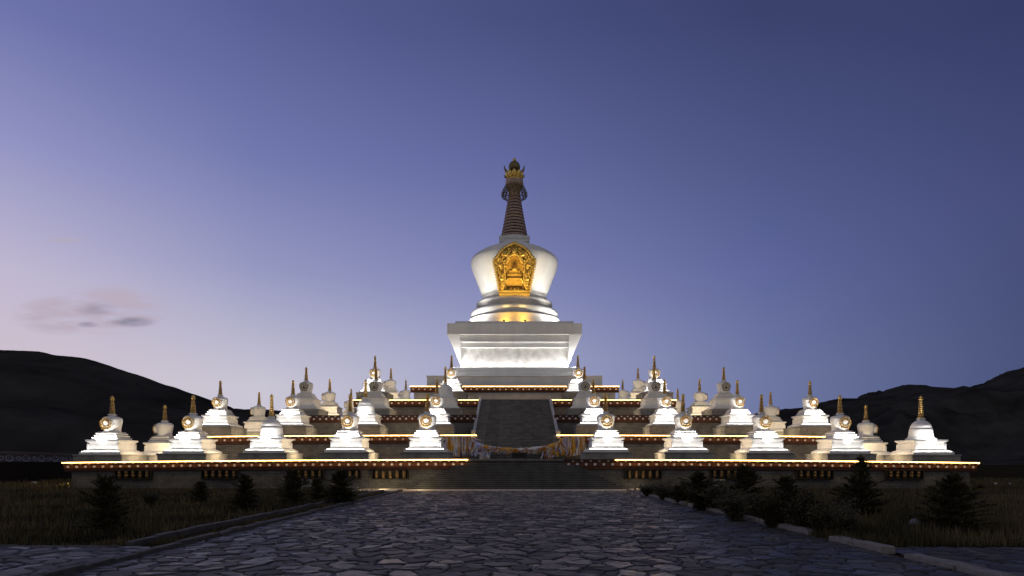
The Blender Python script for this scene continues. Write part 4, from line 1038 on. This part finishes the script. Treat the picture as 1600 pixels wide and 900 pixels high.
def spruce(seed, h=1.0, w=.48, cone=False):
    rnd = random.Random(seed); root = empty('spruce_tree')
    t = MB(); t.tube([(0,0,-.02), (0,0,h*.5), (0,0,h*.97)], [.025*h, .016*h, .003*h], 7); t.build('trunk', bark, root)
    vs = []; fs = []
    def leaf(p, d, l, wd):
        s_ = d.cross(Vector((0,0,1))); 
        if s_.length < .01: s_ = Vector((1,0,0))
        s_.normalize(); s_ = (s_ + Vector((rnd.uniform(-.6,.6), rnd.uniform(-.6,.6), rnd.uniform(-.8,.8)))).normalized()
        b_ = len(vs); vs.extend([p - s_ * wd, p + s_ * wd, p + d * l]); fs.append((b_, b_+1, b_+2))
    lev = 15
    for k in range(lev):
        tt = k / lev; z = h * (.05 + .9 * tt); rad = (w * h * 1.2 * (1 - tt) ** .8 * rnd.uniform(.7, 1.1) if cone else w * h * 1.1 * (1 - tt ** 1.8) ** .6 * rnd.uniform(.8, 1.1)) + .02 * h
        nb = int(18 - 10 * tt)
        for i in range(nb):
            a = rnd.uniform(0, 2 * PI); L_ = rad * rnd.uniform(.45, 1.1) * (1 + .35 * noise.noise(Vector((math.cos(a) * 1.6, math.sin(a) * 1.6, tt * 3 + seed)))); up = rnd.uniform(.1, .75) + tt * .9
            d = Vector((math.cos(a), math.sin(a), up)).normalized()
            for q in range(int(60 * (L_ / (w * h)) + 10)):
                s_ = rnd.random() ** .7; p = Vector((0,0,z)) + d * L_ * s_ - Vector((0,0, .1 * h * (s_ ** 2) * (1 - tt)))
                dd = (d + Vector((rnd.uniform(-1,1), rnd.uniform(-1,1), rnd.uniform(-.4,.9))) * 1.1).normalized()
                leaf(p, dd, h * rnd.uniform(.04, .10), h * .009)
    for q in range(60):
        z = h * rnd.uniform(.85, 1.0); leaf(Vector((0,0,z)), Vector((rnd.uniform(-.6,.6), rnd.uniform(-.6,.6), 1)).normalized(), h * .06, h * .006)
    c = MB(); c.add(vs, fs); c.build('crown', spruce_m, root); return root
def shrub(seed, h=1.0):
    rnd = random.Random(seed); root = empty('shrub'); st = MB(); vs = []; fs = []
    for i in range(40):
        a = rnd.uniform(0, 2 * PI); lean_ = rnd.uniform(.05, .55); L_ = h * rnd.uniform(.45, 1.0) * (1.1 - lean_ * .5)
        pts = []; p = Vector((rnd.uniform(-.08,.08), rnd.uniform(-.08,.08), 0)) * h; d = Vector((math.cos(a) * lean_, math.sin(a) * lean_, 1)).normalized()
        for k in range(7):
            pts.append(p.copy()); p = p + d * L_ / 6; d = (d + Vector((rnd.uniform(-.12,.12), rnd.uniform(-.12,.12), 0)) + Vector((math.cos(a), math.sin(a), 0)) * .06).normalized()
        st.tube(pts, [.008 * h * (1 - k / 8) for k in range(7)], 4)
        for q in range(100):
            t = rnd.uniform(.15, 1) * 5.99; k = int(t); pp = pts[k].lerp(pts[k + 1], t - k) + Vector((rnd.gauss(0, .05), rnd.gauss(0, .05), rnd.gauss(0, .03))) * h
            dd = Vector((rnd.uniform(-1,1), rnd.uniform(-1,1), rnd.uniform(-.3,1))).normalized(); s_ = dd.orthogonal().normalized()
            l = h * rnd.uniform(.04, .08); w_ = l * .3; b_ = len(vs)
            vs.extend([pp, pp + dd * l * .5 + s_ * w_, pp + dd * l, pp + dd * l * .5 - s_ * w_]); fs.append((b_, b_+1, b_+2, b_+3))
    st.build('trunk', bark, root); c = MB(); c.add(vs, fs); c.build('crown', shrub_m, root); return root
SP = [spruce(1, w=.44), spruce(2, w=.42), spruce(3, w=.38), spruce(4, w=.46, cone=True)]; SH = [shrub(11), shrub(12), shrub(13)]
usedp = set()
def plant(lst, i, xpx, ybase, ytop, wide, lab, cat, grp, rz=0):
    Y = H * 1000 / (ybase - 724); h = (ybase - ytop) * Y / 1000
    src = lst[i]; key = (id(lst), i)
    o = src if key not in usedp else copy_tree(src); usedp.add(key)
    o.location = (X(xpx, Y), Y, 0); w_ = h * wide; o.scale = (w_, w_, h); o.rotation_euler = (0, 0, rz)
    tag(o, lab, cat, grp); return o
gs_ = 'young spruces on the lawns'; gb = 'bushes beside the plaza'
plant(SP, 0, 166, 832, 743, 1.05, 'largest dark young spruce on the left lawn in front of the terrace', 'tree', gs_)
plant(SP, 1, 313, 786, 752, 1.3, 'short spruce between the big left spruce and the middle one', 'tree', gs_, 1)
plant(SP, 2, 383, 797, 742, 1.35, 'bushy young spruce in the middle of the left lawn', 'tree', gs_, 2)
plant(SP, 0, 457, 790, 733, 1.1, 'young spruce left of the small white bench', 'tree', gs_, 3)
plant(SP, 1, 496, 782, 748, 1.2, 'small spruce right of the left white bench', 'tree', gs_, 4)
plant(SP, 2, 531, 787, 735, 1.6, 'dark round spruce on the left lawn nearest the stair', 'tree', gs_, 5)
plant(SH, 0, 235, 790, 764, 1.2, 'low leafy bush in the left lawn grass', 'bush', gb)
plant(SP, 3, 1345, 812, 712, 1.0, 'tallest dark spruce on the right lawn, its tip crossing the light strip', 'tree', gs_, 2.2)
plant(SP, 1, 1487, 830, 740, 1.25, 'wide young spruce at far right in the tall grass', 'tree', gs_, 1.2)
plant(SP, 2, 1166, 806, 727, 1.2, 'slim spruce rising among the bushes on the right', 'tree', gs_, .6)
plant(SP, 0, 1229, 804, 744, 1.3, 'low wide spruce between the slim and the tallest one on the right', 'tree', gs_, 4.1)
plant(SP, 1, 1092, 786, 737, 1.7, 'round dark spruce near the right end of the forecourt', 'tree', gs_, 5.1)
for k, (x_, yb2, yt, wd_) in enumerate([(1015,776,752,1.8),(1040,782,753,1.8),(1066,788,754,1.6),(1095,798,755,1.5),(1125,800,752,1.5),(1150,815,762,1.3),(1188,812,758,1.3),(1210,825,768,1.2),(1255,830,768,1.2),(1290,838,776,1.1),(1318,842,778,1.0)]):
    where = ['nearest the stair forecourt', 'second from the forecourt', 'third from the forecourt', 'in front of the round spruce', 'just left of the slim spruce', 'overhanging the pale kerb before the slim spruce', 'right of the slim spruce', 'overhanging the kerb gap in mid plaza', 'before the low wide spruce', 'left of the tallest spruce foot', 'at the foot of the tallest spruce'][k]
    plant(SH, k % 3, x_, yb2, yt, wd_, f'dark leafy bush along the right kerb, {where}', 'bush', gb, k * 1.3)

# grass: one sward of thin blades
def grass():
    rs = np.random.RandomState(4)
    P = []
    def patch(n, x0, x1, y0, y1, hmin, hmax, wd):
        x = rs.uniform(x0, x1, n); y = y0 + (y1 - y0) * rs.random_sample(n) ** 1.4
        keep = (np.abs(x) < y * .86 + 1.5) & ~((y > 43.2) & (x > -11.4) & (x < 9.9))
        x, y = x[keep], y[keep]
        cl = np.array([noise.noise(Vector((a * .45, b * .45, 0))) for a, b in zip(x, y)])
        h = (hmin + (hmax - hmin) * rs.random_sample(len(x)) ** 2) * (1 + cl * 1.1).clip(.25, 2)
        P.append(np.stack([x, y, h, np.full(len(x), wd)], 1))
    patch(42000, -42, -8.95, 14.6, 47.0, .1, .34, .008)
    patch(42000, 8.1, 42, 14.6, 47.0, .12, .42, .008)
    patch(9000, 7.75, 9.6, 14.6, 42, .12, .45, .009)
    patch(2500, -8.55, -7.8, 15, 42, .04, .13, .007)
    patch(12000, -60, -35, 44, 75, .15, .4, .014); patch(12000, 36, 60, 44, 75, .15, .4, .014)
    patch(5000, 12, 24, 15, 24, .25, .75, .006)
    P_ = np.concatenate(P); n = len(P_)
    a = rs.uniform(0, 2 * PI, n); ln = rs.uniform(0, .45, n); b = rs.uniform(0, 2 * PI, n)
    w = P_[:, 3] * (1 + P_[:, 1] / 40)
    v = np.zeros((n, 5, 3)); cx, cy, h = P_[:, 0], P_[:, 1], P_[:, 2]
    ca, sa = np.cos(a) * w, np.sin(a) * w
    bx, by = np.cos(b) * ln * h, np.sin(b) * ln * h
    v[:, 0] = np.stack([cx - ca, cy - sa, np.zeros(n) - .01], 1); v[:, 1] = np.stack([cx + ca, cy + sa, np.zeros(n) - .01], 1)
    v[:, 2] = np.stack([cx + ca * .7 + bx * .35, cy + sa * .7 + by * .35, h * .6], 1); v[:, 3] = np.stack([cx - ca * .7 + bx * .35, cy - sa * .7 + by * .35, h * .6], 1)
    v[:, 4] = np.stack([cx + bx, cy + by, h], 1)
    me = bpy.data.meshes.new('grass'); me.vertices.add(n * 5); me.vertices.foreach_set('co', v.reshape(-1))
    idx = np.arange(n)[:, None] * 5
    q = (idx + np.array([0, 1, 2, 3])).astype(np.int32); t = (idx + np.array([3, 2, 4])).astype(np.int32)
    loops = np.concatenate([q.reshape(-1), t.reshape(-1)])
    me.loops.add(len(loops)); me.loops.foreach_set('vertex_index', loops)
    me.polygons.add(2 * n)
    st = np.concatenate([np.arange(n) * 4, 4 * n + np.arange(n) * 3]).astype(np.int32)
    me.polygons.foreach_set('loop_start', st)
    me.update(calc_edges=True); me.validate()
    me.materials.append(leaf_mat('dry_grass', (.032, .03, .015), (.15, .115, .052), .35))
    o = bpy.data.objects.new('grass', me); C.objects.link(o)
    tag(o, 'dry brown green grass covering the lawns on both sides', 'grass', kind='stuff')
grass()
